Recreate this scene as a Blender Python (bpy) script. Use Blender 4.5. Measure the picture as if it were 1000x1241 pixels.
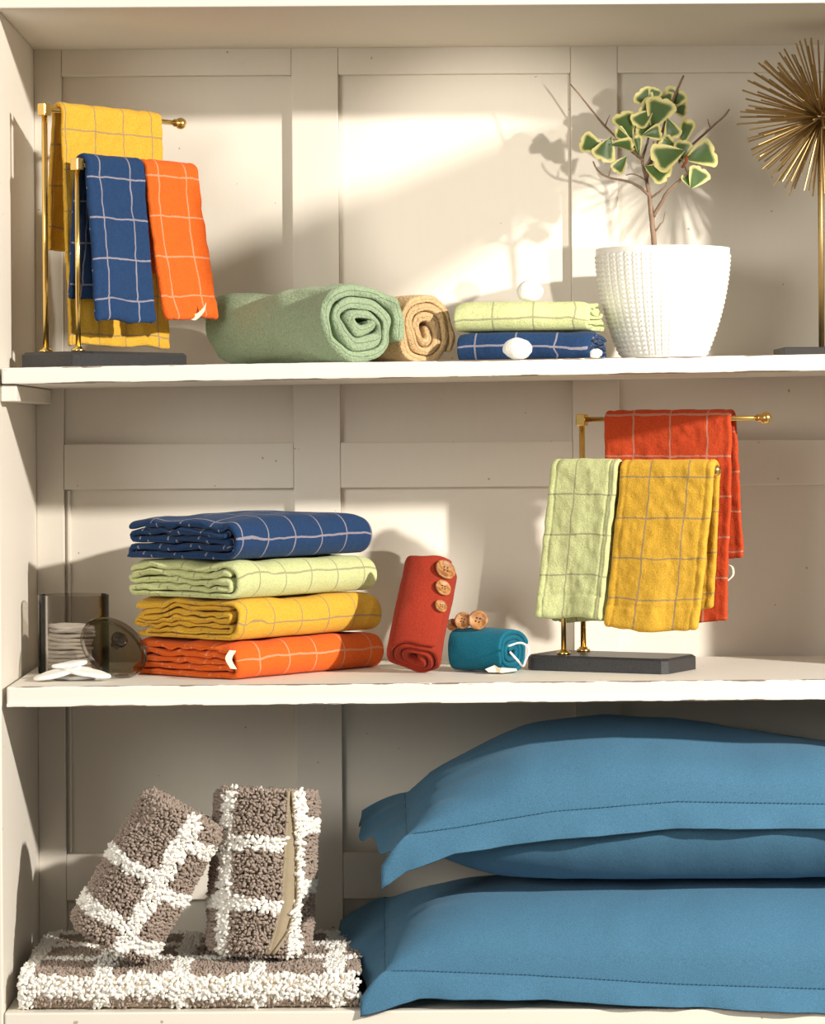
import bpy, math, random
import numpy as np
from mathutils import Vector, Matrix

for o in list(bpy.data.objects):
    bpy.data.objects.remove(o, do_unlink=True)
scene = bpy.context.scene
COL = scene.collection
PI = math.pi

# ------------------------------------------------------------------ camera
FPX, VX, HY, ROLL, YCAM = 3700.0, 460.0, 525.0, 0.0065, -3.62
cam_d = bpy.data.cameras.new('camera')
cam = bpy.data.objects.new('camera', cam_d)
COL.objects.link(cam)
cam_d.sensor_width = 36.0
cam_d.lens = FPX / 1241.0 * 36.0
cam_d.shift_x = (500.0 - VX) / 1241.0
cam_d.shift_y = -(620.5 - HY) / 1241.0
cam_d.clip_end = 50
cam.matrix_world = Matrix.Translation((0, YCAM, 0)) @ Matrix.Rotation(PI/2, 4, 'X') @ Matrix.Rotation(-ROLL, 4, 'Z')
scene.camera = cam

# ------------------------------------------------------------------ world, lamps, exposure
w = bpy.data.worlds.new('world'); scene.world = w
w.use_nodes = True
bg = w.node_tree.nodes['Background']
bg.inputs[0].default_value = (1.0, 0.945, 0.86, 1)
bg.inputs[1].default_value = 0.33

def area(name, loc, target, size, power, color):
    d = bpy.data.lights.new(name, 'AREA'); d.shape = 'DISK'; d.size = size
    d.energy = power; d.color = color
    o = bpy.data.objects.new(name, d); COL.objects.link(o)
    o.location = loc
    v = Vector(target) - Vector(loc)
    o.rotation_euler = v.to_track_quat('-Z', 'Y').to_euler()
    return o
def spot(name, loc, target, rad, power, color, cone, blend):
    d = bpy.data.lights.new(name, 'SPOT'); d.shadow_soft_size = rad; d.energy = power; d.color = color
    d.spot_size = cone; d.spot_blend = blend
    o = bpy.data.objects.new(name, d); COL.objects.link(o)
    o.location = loc
    o.rotation_euler = (Vector(target) - Vector(loc)).to_track_quat('-Z', 'Y').to_euler()
    return o
area('key_lamp', (2.6, -2.2, 1.0), (0.0, 0.1, -0.1), 0.11, 195, (1.0, 0.935, 0.84))
area('fill_light', (-1.6, -3.0, 0.6), (0.05, 0.38, 0.05), 1.2, 46, (1.0, 0.955, 0.86))  # added soft fill to lift the shade in the bays, no window there
spot('low_lamp', (1.45, -4.2, -0.02), (0.16, 0.38, 0.30), 0.05, 540, (1.0, 0.92, 0.80), math.radians(4.9), .30)
spot('low_lamp', (1.40, -4.2, -0.12), (0.045, 0.38, -0.205), 0.04, 420, (1.0, 0.92, 0.80), math.radians(2.3), .30)

vs = scene.view_settings
vs.view_transform = 'Standard'; vs.look = 'None'; vs.gamma = 1.0; vs.use_curve_mapping = False
vs.exposure = 0.0

# ------------------------------------------------------------------ helpers
ORG = {}
def pix(px, py, y):
    """world point at depth y that the photograph shows at (px, py)"""
    s = (y - YCAM) / FPX
    dx, dz = (px - VX) * s, (HY - py) * s
    return np.array([dx + ROLL * dz, y, dz - ROLL * dx])

def tag(o, label=None, cat=None, group=None, kind=None):
    if label: o['label'] = label
    if cat: o['category'] = cat
    if group: o['group'] = group
    if kind: o['kind'] = kind
    return o

def thing(name, label, cat, loc, group=None):
    o = bpy.data.objects.new(name, None); COL.objects.link(o)
    o.empty_display_size = 0.02
    o.location = [float(c) for c in loc]
    ORG[o.name] = np.array(loc, float)
    return tag(o, label, cat, group)

def mesh_obj(name, V, F, mat, parent=None, uv=None, smooth=True, mats=None, midx=None, origin=None):
    """F: list of faces, or an int array of shape (n,k). uv: per-vertex array"""
    V = np.asarray(V, float)
    if parent is not None:
        org = ORG[parent.name]
    elif origin is not None:
        org = np.array(origin, float)
    else:
        org = np.array([(V[:, 0].min()+V[:, 0].max())/2, (V[:, 1].min()+V[:, 1].max())/2, V[:, 2].min()])
    me = bpy.data.meshes.new(name)
    L = V - org
    if isinstance(F, np.ndarray):
        n, k = F.shape
        me.vertices.add(len(L)); me.vertices.foreach_set('co', L.astype(np.float32).ravel())
        me.loops.add(n*k); me.loops.foreach_set('vertex_index', F.astype(np.int32).ravel())
        me.polygons.add(n); me.polygons.foreach_set('loop_start', (np.arange(n)*k).astype(np.int32))
        me.update(calc_edges=True); me.validate()
    else:
        me.from_pydata(L.tolist(), [], [tuple(int(i) for i in f) for f in F])
    if smooth and len(me.polygons):
        me.polygons.foreach_set('use_smooth', [True]*len(me.polygons))
    if uv is not None:
        ul = me.uv_layers.new(name='UVMap')
        li = np.empty(len(me.loops), np.int32); me.loops.foreach_get('vertex_index', li)
        ul.data.foreach_set('uv', np.asarray(uv, np.float32)[li].ravel())
    for m in (mats or [mat]): me.materials.append(m)
    if midx is not None and len(midx) == len(me.polygons):
        me.polygons.foreach_set('material_index', np.asarray(midx, np.int32))
    o = bpy.data.objects.new(name, me); COL.objects.link(o)
    if parent is not None:
        o.parent = parent
    else:
        o.location = org.tolist()
    ORG[o.name] = org
    return o

def bevel(o, wd=0.002, seg=2):
    m = o.modifiers.new('bevel', 'BEVEL'); m.width = wd; m.segments = seg; m.limit_method = 'ANGLE'
    m.harden_normals = False
    return o

def box_vf(x0, x1, y0, y1, z0, z1):
    V = np.array([(x, y, z) for z in (z0, z1) for y in (y0, y1) for x in (x0, x1)], float)
    F = [(0, 2, 3, 1), (4, 5, 7, 6), (0, 1, 5, 4), (2, 6, 7, 3), (0, 4, 6, 2), (1, 3, 7, 5)]
    return V, F

def box(name, b, mat, parent=None, bev=0.002, tilt=0.0, origin=None):
    V, F = box_vf(*b)
    V[:, 2] += tilt * V[:, 0]
    o = mesh_obj(name, V, F, mat, parent, smooth=False, origin=origin)
    if bev: bevel(o, bev)
    return o

# ---- noise
def _h(i, seed):
    n = (i[:, 0]*374761393 + i[:, 1]*668265263 + i[:, 2]*2147483647 + seed*974634777) & 0xFFFFFFFF
    n = ((n ^ (n >> 13)) * 1274126177) & 0xFFFFFFFF
    return ((n ^ (n >> 16)) & 0xFFFF) / 32767.5 - 1.0
def vnoise(P, freq, seed=0):
    P = np.asarray(P, float)*freq + 17.3
    i = np.floor(P).astype(np.int64); f = P - i; f = f*f*(3-2*f)
    r = 0
    for a in (0, 1):
        for b in (0, 1):
            for c in (0, 1):
                wgt = (f[:, 0] if a else 1-f[:, 0])*(f[:, 1] if b else 1-f[:, 1])*(f[:, 2] if c else 1-f[:, 2])
                r = r + wgt*_h(i+np.array([a, b, c]), seed)
    return r
def vnoise3(P, freq, seed=0):
    return np.stack([vnoise(P, freq, seed), vnoise(P, freq, seed+11), vnoise(P, freq, seed+23)], 1)

# ---- surfaces
def grid_faces(nu, nv, wrap_u=False):
    q = []
    for i in range(nu if wrap_u else nu-1):
        for j in range(nv-1):
            a = i*nv+j; b = ((i+1) % nu)*nv+j
            q.append((a, b, b+1, a+1))
    return q

def tube_vf(pts, rad, n=8, caps=True):
    pts = np.asarray(pts, float); m = len(pts)
    rad = np.full(m, rad, float) if np.isscalar(rad) else np.asarray(rad, float)
    T = np.gradient(pts, axis=0); T /= np.linalg.norm(T, axis=1)[:, None]+1e-12
    up = np.array([0, 0, 1.0]) if abs(T[0][2]) < .9 else np.array([1.0, 0, 0])
    a = np.cross(T[0], up); a /= np.linalg.norm(a)
    V = []
    for k in range(m):
        a = a - T[k]*a.dot(T[k]); a /= np.linalg.norm(a)+1e-12
        b = np.cross(T[k], a)
        for j in range(n):
            t = 2*PI*j/n
            V.append(pts[k]+rad[k]*(math.cos(t)*a+math.sin(t)*b))
    F = []
    for k in range(m-1):
        for j in range(n):
            F.append((k*n+j, k*n+(j+1) % n, (k+1)*n+(j+1) % n, (k+1)*n+j))
    if caps:
        F.append(tuple(range(n))[::-1]); F.append(tuple(range((m-1)*n, m*n)))
    return np.array(V), F

def lathe_vf(prof, c, n=32, axis=None):
    """prof: list of (r, h) ; closed with caps when r == 0"""
    prof = list(prof); V = []; F = []
    ax = Vector(axis).normalized() if axis is not None else Vector((0, 0, 1))
    q = Vector((0, 0, 1)).rotation_difference(ax).to_matrix()
    M = np.array(q)
    for r, h in prof:
        for j in range(n):
            t = 2*PI*j/n
            V.append(M @ np.array([r*math.cos(t), r*math.sin(t), h]) + np.array(c))
    m = len(prof)
    for k in range(m-1):
        for j in range(n):
            F.append((k*n+j, k*n+(j+1) % n, (k+1)*n+(j+1) % n, (k+1)*n+j))
    if prof[0][0] > 1e-6: F.append(tuple(range(n))[::-1])
    if prof[-1][0] > 1e-6: F.append(tuple(range((m-1)*n, m*n)))
    return np.array(V), F

def join(parts):
    V = []; F = []; k = 0
    for v, f in parts:
        V.append(np.asarray(v)); F += [tuple(i+k for i in q) for q in f]; k += len(v)
    return np.concatenate(V), F

def smooth_curve(pts, n=8):
    """Catmull-Rom through pts"""
    P = [np.asarray(p, float) for p in pts]
    P = [2*P[0]-P[1]] + P + [2*P[-1]-P[-2]]
    out = []
    for i in range(1, len(P)-2):
        for k in range(n):
            t = k/n
            out.append(.5*((2*P[i])+(-P[i-1]+P[i+1])*t+(2*P[i-1]-5*P[i]+4*P[i+1]-P[i+2])*t*t+(-P[i-1]+3*P[i]-3*P[i+1]+P[i+2])*t**3))
    out.append(P[-2])
    return np.array(out)

def resample(P, d):
    P = np.asarray(P, float)
    s = np.concatenate([[0], np.cumsum(np.linalg.norm(np.diff(P, axis=0), axis=1))])
    n = max(4, int(s[-1]/d))
    t = np.linspace(0, s[-1], n)
    return np.stack([np.interp(t, s, P[:, k]) for k in range(P.shape[1])], 1)

def ribbon(C, th, L, nb, rnd, u0=0.0, v0=0.0, mod=None):
    """a thick strip whose section is the 2-D curve C, extruded along b in [0,L], soft rounded rims.
    returns local (p, q, b) verts, faces, uv (metres)"""
    C = np.asarray(C, float); N = len(C)
    s = np.concatenate([[0], np.cumsum(np.linalg.norm(np.diff(C, axis=0), axis=1))])
    T = np.gradient(C, axis=0); T /= np.linalg.norm(T, axis=1)[:, None]+1e-12
    Nn = np.stack([-T[:, 1], T[:, 0]], 1)
    base = []; off = []; us = []
    for i in range(N): base.append(C[i]); off.append(Nn[i]); us.append(s[i])
    for k in range(1, 5):
        a = k/5*PI; base.append(C[-1]); off.append(Nn[-1]*math.cos(a)+T[-1]*math.sin(a)); us.append(s[-1]+th*.3)
    for i in range(N-1, -1, -1): base.append(C[i]); off.append(-Nn[i]); us.append(s[i]+.013)
    for k in range(1, 5):
        a = k/5*PI; base.append(C[0]); off.append(-Nn[0]*math.cos(a)-T[0]*math.sin(a)); us.append(s[0]-th*.3)
    base = np.array(base); off = np.array(off); us = np.array(us); M = len(base)
    cap = [rnd*(1-math.cos(t)) for t in np.linspace(0, PI/2, 5)]
    bs = cap + list(np.linspace(rnd, L-rnd, nb))[1:-1] + [L-c for c in cap[::-1]]
    rows = []; uv = []
    for b in bs:
        d = min(b, L-b)
        k = 1.0 if d >= rnd else math.sqrt(max(0, 1-((rnd-d)/rnd)**2))
        k = max(k, .03)
        kk = k*mod(us, b)[:, None] if mod is not None else k
        p = base+off*(th/2*kk)
        rows.append(np.column_stack([p, np.full(M, b)])); uv.append(np.column_stack([us+u0, np.full(M, b+v0)]))
    R = len(bs)
    V = np.stack(rows, 1).reshape(-1, 3)       # index = i*R + r
    U = np.stack(uv, 1).reshape(-1, 2)
    F = grid_faces(M, R, wrap_u=True)
    return V, F, U

# ------------------------------------------------------------------ materials
def new_mat(name):
    m = bpy.data.materials.new(name); m.use_nodes = True
    nt = m.node_tree; b = nt.nodes['Principled BSDF']
    return m, nt, b
def nd(nt, t, **kw):
    n = nt.nodes.new(t)
    for k, v in kw.items(): setattr(n, k, v)
    return n
def math_n(nt, op, a, b=None, clamp=False):
    n = nd(nt, 'ShaderNodeMath', operation=op, use_clamp=clamp)
    for i, x in enumerate((a, b)):
        if x is None: continue
        if isinstance(x, (int, float)): n.inputs[i].default_value = x
        else: nt.links.new(x, n.inputs[i])
    return n.outputs[0]
def mix_c(nt, f, a, b, mode='MIX'):
    n = nd(nt, 'ShaderNodeMix', data_type='RGBA', blend_type=mode)
    for i, x in ((0, f), (6, a), (7, b)):
        if isinstance(x, (int, float)): n.inputs[i].default_value = x
        elif isinstance(x, tuple): n.inputs[i].default_value = (*x, 1) if len(x) == 3 else x
        else: nt.links.new(x, n.inputs[i])
    return n.outputs[2]
def noise_n(nt, vec, scale, detail=2, rough=.5):
    n = nd(nt, 'ShaderNodeTexNoise'); n.inputs['Scale'].default_value = scale
    n.inputs['Detail'].default_value = detail; n.inputs['Roughness'].default_value = rough
    if vec is not None: nt.links.new(vec, n.inputs['Vector'])
    return n.outputs['Fac']
def bump_n(nt, h, strength, dist, nrm=None):
    n = nd(nt, 'ShaderNodeBump'); n.inputs['Strength'].default_value = strength
    n.inputs['Distance'].default_value = dist
    nt.links.new(h, n.inputs['Height'])
    if nrm is not None: nt.links.new(nrm, n.inputs['Normal'])
    return n.outputs[0]
def sr(h):
    """sRGB 0-255 -> linear"""
    return tuple((c/255/12.92 if c/255 <= .04045 else ((c/255+.055)/1.055)**2.4) for c in h)

def paint(name, col, chips=0.0, edge=None, rough=.55):
    m, nt, b = new_mat(name)
    tc = nd(nt, 'ShaderNodeTexCoord').outputs['Object']
    mp = nd(nt, 'ShaderNodeMapping'); nt.links.new(tc, mp.inputs[0]); mp.inputs['Scale'].default_value = (1, 1, .12)
    mp2 = nd(nt, 'ShaderNodeMapping'); nt.links.new(tc, mp2.inputs[0]); mp2.inputs['Scale'].default_value = (.08, 1, 1)
    n1 = noise_n(nt, tc, 7, 3); n2 = noise_n(nt, mp.outputs[0] if not edge else mp2.outputs[0], 120, 3)
    c = mix_c(nt, math_n(nt, 'MULTIPLY', n1, .10), col, tuple(x*.78 for x in col))
    c = mix_c(nt, math_n(nt, 'MULTIPLY', n2, .10), c, tuple(x*.72 for x in col))
    # faint specks and nicks of the old paint
    sp = math_n(nt, 'GREATER_THAN', noise_n(nt, tc, 95, 1), .80 - chips*.02)
    c = mix_c(nt, math_n(nt, 'MULTIPLY', sp, .55), c, sr((120, 92, 62)))
    if edge:
        z0, z1 = edge
        sep = nd(nt, 'ShaderNodeSeparateXYZ'); nt.links.new(tc, sep.inputs[0])
        z = sep.outputs[2]
        d = math_n(nt, 'MINIMUM', math_n(nt, 'ABSOLUTE', math_n(nt, 'SUBTRACT', z, z0)), math_n(nt, 'ABSOLUTE', math_n(nt, 'SUBTRACT', z, z1)))
        near = math_n(nt, 'SUBTRACT', 1.0, math_n(nt, 'MULTIPLY', d, 150), clamp=True)
        near = math_n(nt, 'MULTIPLY', near, math_n(nt, 'LESS_THAN', sep.outputs[1], -.1885))
        nn = noise_n(nt, mp2.outputs[0], 170, 3, .7)
        ch = math_n(nt, 'GREATER_THAN', math_n(nt, 'MULTIPLY', nn, near), .455)
        c = mix_c(nt, math_n(nt, 'MULTIPLY', ch, .85), c, sr((92, 70, 48)))
    nt.links.new(c, b.inputs['Base Color'])
    b.inputs['Roughness'].default_value = rough
    b.inputs['Specular IOR Level'].default_value = .3
    h = math_n(nt, 'ADD', math_n(nt, 'MULTIPLY', n2, .5), noise_n(nt, tc, 400, 2))
    nt.links.new(bump_n(nt, h, .12, .0006), b.inputs['Normal'])
    return m

def cloth(name, col, line=None, sp=.050, lw=.0021, fine=620, fdist=.0012, crinkle=90, cdist=.0017, sheen=.25, terry=False, sp2=None, off=(0, 0)):
    m, nt, b = new_mat(name)
    tc = nd(nt, 'ShaderNodeTexCoord'); uv = tc.outputs['UV']; ob = tc.outputs['Object']
    n_f = noise_n(nt, ob, fine, 2, .6); n_c = noise_n(nt, ob, crinkle, 3, .55)
    n_b = noise_n(nt, ob, 18, 2)
    dark = tuple(x*.50 for x in col); light = tuple(min(1, x*1.32+.012) for x in col)
    c = mix_c(nt, math_n(nt, 'MULTIPLY', n_f, 1.0), dark, light)
    c = mix_c(nt, math_n(nt, 'MULTIPLY', n_b, .35), c, tuple(x*.8 for x in col))
    if line:
        wob = nd(nt, 'ShaderNodeTexNoise'); wob.inputs['Scale'].default_value = 45
        nt.links.new(uv, wob.inputs['Vector'])
        sub = nd(nt, 'ShaderNodeVectorMath', operation='SUBTRACT'); nt.links.new(wob.outputs['Color'], sub.inputs[0]); sub.inputs[1].default_value = (.5, .5, .5)
        scl = nd(nt, 'ShaderNodeVectorMath', operation='SCALE'); nt.links.new(sub.outputs[0], scl.inputs[0]); scl.inputs['Scale'].default_value = .003
        add = nd(nt, 'ShaderNodeVectorMath', operation='ADD'); nt.links.new(uv, add.inputs[0]); nt.links.new(scl.outputs[0], add.inputs[1])
        sep = nd(nt, 'ShaderNodeSeparateXYZ'); nt.links.new(add.outputs[0], sep.inputs[0])
        msk = []
        for k, s_ in ((0, sp), (1, sp2 or sp)):
            f = math_n(nt, 'FRACT', math_n(nt, 'ADD', math_n(nt, 'DIVIDE', sep.outputs[k], s_), 50.0+off[k]))
            d = math_n(nt, 'ABSOLUTE', math_n(nt, 'SUBTRACT', f, .5))
            msk.append(math_n(nt, 'LESS_THAN', d, lw/s_/2))
        mk = math_n(nt, 'MAXIMUM', msk[0], msk[1])
        mk = math_n(nt, 'MULTIPLY', mk, math_n(nt, 'ADD', .30, math_n(nt, 'MULTIPLY', noise_n(nt, ob, 1500, 1), .8)), clamp=True)
        c = mix_c(nt, mk, c, line)
    nt.links.new(c, b.inputs['Base Color'])
    b.inputs['Roughness'].default_value = .95
    b.inputs['Specular IOR Level'].default_value = .1
    b.inputs['Sheen Weight'].default_value = sheen
    b.inputs['Sheen Roughness'].default_value = .5
    if 'Sheen Tint' in b.inputs: b.inputs['Sheen Tint'].default_value = (*tuple(min(1, x+.2) for x in col), 1)
    n1 = bump_n(nt, n_c, .7, cdist)
    n2 = bump_n(nt, n_f, .9 if terry else .6, fdist, n1)
    nt.links.new(n2, b.inputs['Normal'])
    return m

def plain(name, col, rough=.5, metal=0, spec=.5, bump=None, var=0.0, vs_=60):
    m, nt, b = new_mat(name)
    ob = nd(nt, 'ShaderNodeTexCoord').outputs['Object']
    n = noise_n(nt, ob, vs_, 3)
    c = mix_c(nt, math_n(nt, 'MULTIPLY', n, 1.0), tuple(x*(1-var) for x in col), tuple(min(1, x*(1+var)) for x in col))
    nt.links.new(c, b.inputs['Base Color'])
    b.inputs['Roughness'].default_value = rough; b.inputs['Metallic'].default_value = metal
    b.inputs['Specular IOR Level'].default_value = spec
    if bump: nt.links.new(bump_n(nt, noise_n(nt, ob, bump[0], 3), bump[1], bump[2]), b.inputs['Normal'])
    return m

def smoked(name, tint, gloss=.1):
    m = bpy.data.materials.new(name); m.use_nodes = True; nt = m.node_tree; nt.nodes.clear()
    out = nd(nt, 'ShaderNodeOutputMaterial')
    tr = nd(nt, 'ShaderNodeBsdfTransparent'); tr.inputs[0].default_value = (*tint, 1)
    gl = nd(nt, 'ShaderNodeBsdfGlossy'); gl.inputs['Roughness'].default_value = gloss; gl.inputs[0].default_value = (.9, .9, .9, 1)
    fr = nd(nt, 'ShaderNodeFresnel'); fr.inputs[0].default_value = 1.28
    mx = nd(nt, 'ShaderNodeMixShader'); nt.links.new(fr.outputs[0], mx.inputs[0]); nt.links.new(tr.outputs[0], mx.inputs[1]); nt.links.new(gl.outputs[0], mx.inputs[2])
    nt.links.new(mx.outputs[0], out.inputs[0])
    return m

CREAM = (.80, .75, .665)
M = {}
M['wall'] = paint('cream_wall_paint', CREAM)
M['shelf1'] = paint('worn_shelf_paint', (.83, .79, .715), 1.0, edge=(0.0, 0.020))
M['shelf2'] = paint('worn_shelf_paint_middle', (.83, .79, .715), 1.0, edge=(0.0, 0.024))
M['shelf3'] = paint('worn_shelf_paint_bottom', (.80, .755, .67), 1.0, edge=(-.2, 0.03))
GREYL = sr((176, 160, 140)); WHITEL = sr((164, 156, 164))
NAVY = sr((34, 63, 104)); LIME = sr((210, 217, 158)); YEL = sr((230, 178, 62)); ORG_C = sr((245, 104, 34)); RED_O = sr((214, 78, 32))
M['navy'] = cloth('navy_check_gauze', NAVY, WHITEL)
M['lime'] = cloth('lime_check_gauze', LIME, sr((140, 134, 112)))
M['yellow'] = cloth('yellow_check_gauze', YEL, sr((140, 126, 108)))
M['orange'] = cloth('orange_check_gauze', ORG_C, sr((216, 158, 126)))
M['rust'] = cloth('rust_check_gauze', sr((204, 76, 38)), sr((186, 146, 126)))
M['sage'] = cloth('sage_terry', sr((160, 180, 146)), fine=330, fdist=.0034, crinkle=60, cdist=.0016, terry=True, sheen=.5)
M['beige'] = cloth('beige_terry', sr((222, 188, 140)), fine=330, fdist=.0034, crinkle=60, cdist=.0016, terry=True, sheen=.5)
M['redcloth'] = cloth('brick_red_cotton', sr((150, 47, 27)), fine=560, fdist=.0013, crinkle=60)
M['teal'] = cloth('teal_cotton', sr((12, 100, 124)), fine=560, fdist=.0013, crinkle=60)
M['pillow'] = cloth('blue_linen', sr((74, 120, 150)), fine=700, fdist=.0005, crinkle=30, cdist=.0014, sheen=.3)
M['stitch'] = plain('blue_thread', sr((60, 102, 132)), .9)
M['brass'] = plain('polished_brass', (.86, .60, .20), .22, 1.0, var=.05)
M['antique'] = plain('antique_brass_rods', (.42, .29, .125), .48, 1.0, var=.25, vs_=40)
M['stone'] = plain('black_speckled_marble', (.032, .032, .034), .4, 0, .5, bump=(600, .3, .0005), var=.9, vs_=600)
M['darkbase'] = plain('dark_metal_base', (.035, .032, .03), .5, 0, .4)
M['pot'] = plain('white_ceramic', (.80, .785, .75), .4, 0, .4, var=.01)
M['soil'] = plain('dark_soil', (.05, .035, .022), .95, bump=(200, 1, .004), var=.5)
M['bark'] = plain('grey_brown_bark', sr((140, 116, 96)), .9, bump=(300, .8, .001), var=.35, vs_=160)
M['cotton'] = plain('white_cotton', (.88, .87, .84), 1.0, 0, .05, bump=(500, .6, .0015), var=.02)
M['jar'] = smoked('smoked_acrylic', (.86, .84, .82))
M['lid'] = smoked('smoked_glass_lid', (.66, .63, .59))
M['wood'] = None
M['tag'] = plain('cream_tag', sr((238, 226, 200)), .8, bump=(900, .3, .0003))
M['cord'] = plain('white_cord', (.86, .85, .82), .7)
M['taupe'] = plain('taupe_yarn', sr((162, 147, 136)), 1.0, 0, .05, var=.3, vs_=120)
M['white_yarn'] = plain('white_yarn', (.86, .84, .79), 1.0, 0, .05, var=.05, vs_=120)
M['backing'] = plain('rug_backing', sr((186, 170, 150)), 1.0, 0, .05, bump=(500, .5, .001), var=.1)
M['binding'] = plain('rug_binding', sr((160, 146, 122)), .95, 0, .05, bump=(400, .5, .001), var=.12)

def wood_mat():
    m, nt, b = new_mat('turned_wood')
    ob = nd(nt, 'ShaderNodeTexCoord').outputs['Object']
    wv = nd(nt, 'ShaderNodeTexWave', wave_type='BANDS', bands_direction='DIAGONAL'); wv.inputs['Scale'].default_value = 34
    wv.inputs['Distortion'].default_value = 9; wv.inputs['Detail'].default_value = 4; wv.inputs['Detail Scale'].default_value = 2.5
    nt.links.new(ob, wv.inputs['Vector'])
    c = mix_c(nt, wv.outputs['Fac'], sr((134, 88, 48)), sr((172, 122, 72)))
    nt.links.new(c, b.inputs['Base Color']); b.inputs['Roughness'].default_value = .5
    return m
M['wood'] = wood_mat()
M['hole'] = plain('dark_button_hole', sr((70, 40, 20)), .8)

def leaf_mat():
    m, nt, b = new_mat('variegated_leaf')
    tc = nd(nt, 'ShaderNodeTexCoord')
    sep = nd(nt, 'ShaderNodeSeparateXYZ'); nt.links.new(tc.outputs['UV'], sep.inputs[0])
    n = noise_n(nt, tc.outputs['Object'], 160, 2)
    e = math_n(nt, 'ADD', sep.outputs[1], math_n(nt, 'MULTIPLY', math_n(nt, 'SUBTRACT', n, .5), .7))
    k = math_n(nt, 'MULTIPLY', math_n(nt, 'SUBTRACT', e, .66), 9, clamp=True)
    g = mix_c(nt, noise_n(nt, tc.outputs['Object'], 70, 2), sr((34, 72, 36)), sr((104, 128, 72)))
    c = mix_c(nt, k, g, sr((232, 222, 150)))
    nt.links.new(c, b.inputs['Base Color']); b.inputs['Roughness'].default_value = .4
    b.inputs['Subsurface Weight'].default_value = 0
    return m
M['leaf'] = leaf_mat()
M['dryleaf'] = plain('dry_brown_leaf', sr((150, 84, 40)), .7, var=.2)

# ------------------------------------------------------------------ cabinet shell
Y0, YB = 0.0, 0.38              # front edge, face of the back frame
XL, XR = -0.45, 0.76
Z_TOP = 0.505
ZB = -0.684                      # bottom shelf top
def sh1(x): return 0.085 + 0.010*x
def sh2(x): return -0.2965 + 0.003*x
def sh3(x): return ZB

wall_back = box('wall_back', (XL-.03, XR+.03, YB+.018, YB+.035, -0.76, 0.56), M['wall'], bev=0)
tag(wall_back, 'cream painted panelled back of the shelf cabinet', None, None, 'structure')
def bx_px(px): return (px-VX)*(YB-YCAM)/FPX
def bz_py(py): return (HY-py)*(YB-YCAM)/FPX
stiles = [(XL, bx_px(77)), (bx_px(356), bx_px(412.5)), (bx_px(694.5), bx_px(751)), (bx_px(1033), bx_px(1090)), (XR-.03, XR)]
for a, b in stiles:
    box('stile', (a, b, YB, YB+.018, -0.75, 0.55), M['wall'], wall_back, .0012)
rails = [(bz_py(90), .55), (bz_py(591), bz_py(536)), (bz_py(1089), bz_py(1033)), (-.75, bz_py(1215))]
for z0, z1 in rails:
    for (a, b), (c, d) in zip(stiles[:-1], stiles[1:]):
        box('rail', (b+.0003, c-.0003, YB+.0004, YB+.018, z0, z1), M['wall'], wall_back, .0012)
for (z0, z1) in ((rails[1][1], rails[0][0]), (rails[2][1], rails[1][0]), (rails[3][1], rails[2][0])):
    for (a, b), (c, d) in zip(stiles[:-1], stiles[1:]):
        box('panel', (b+.0003, c-.0003, YB+.0135, YB+.0182, z0, z1), M['wall'], wall_back, 0)
# thin bead down the left panel of the middle bay
box('bead', (stiles[0][1]+.0035, stiles[0][1]+.0075, YB+.008, YB+.016, rails[2][1]+.001, rails[1][0]-.001), M['wall'], wall_back, .001)

wl = box('wall_left', (XL-.035, XL, -.004, YB+.035, -0.76, 0.56), M['wall'], bev=.002)
tag(wl, 'cream painted left side board of the cabinet', None, None, 'structure')
wr = box('wall_right', (XR, XR+.035, -.004, YB+.035, -0.76, 0.56), M['wall'], bev=.002)
tag(wr, 'cream painted right side board of the cabinet', None, None, 'structure')
ce = box('ceiling', (XL, XR, -.012, YB+.03, Z_TOP, Z_TOP+.05), M['wall'], bev=.002)
tag(ce, 'cream painted top board of the cabinet', None, None, 'structure')

def shelf(name, x0, x1, y0, z0, z1, mat, label, tilt):
    xc = (x0+x1)/2
    o = box(name, (x0, x1, y0, YB-.0005, z0+tilt*xc, z1+tilt*xc), mat, bev=.0022)
    o.rotation_euler[1] = -tilt
    return tag(o, label, 'shelf')
shelf('shelf_board', XL+.0025, XR-.001, -.004, .065, .085, M['shelf1'], 'upper cream shelf board with chipped edge, carrying the potted plant', .010)
s2 = shelf('shelf_board', XL+.006, XR-.001, -.002, -.3205, -.2965, M['shelf2'], 'middle cream shelf board carrying the stack of four towels', .003)
_x = .003*(XL+XR+.005)/2
box('edge_molding', (XL+.006, XR-.001, -.0045, -.0015, -.3205+_x, -.3165+_x), M['shelf2'], s2, .0008)
shelf('shelf_board', XL+.001, XR-.001, -.004, ZB-.07, ZB, M['shelf3'], 'bottom cream shelf board carrying the rug and pillows', 0)
cl = box('shelf_cleat', (XL+.0006, XL+.020, .004, YB-.002, .0405, .0598), M['wall'], bev=.0015)
tag(cl, 'short cream wooden cleat under the left end of the upper shelf', 'cleat')
for zc, lbl in ((-.3245-.0195, 'cream wooden cleat under the right end of the middle shelf'), (.0705-.0195, 'cream wooden cleat under the right end of the upper shelf')):
    c_ = box('shelf_cleat', (XR-.022, XR-.0006, .004, YB-.002, zc, zc+.0195), M['wall'], bev=.0015)
    tag(c_, lbl, 'cleat')

fl = box('floor', (-3.5, 3.5, -5.5, 1.0, -.83, -.80), plain('dark_wood_floor', (.10, .065, .04), .5, var=.3, vs_=6), bev=0)
tag(fl, 'dark floor in front of the cabinet', None, None, 'structure')
pl = box('cabinet_plinth', (XL-.035, XR+.035, .01, YB+.035, -.80, -.7605), M['wall'], bev=.001)
tag(pl, 'cream plinth the cabinet stands on', 'plinth')
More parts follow.
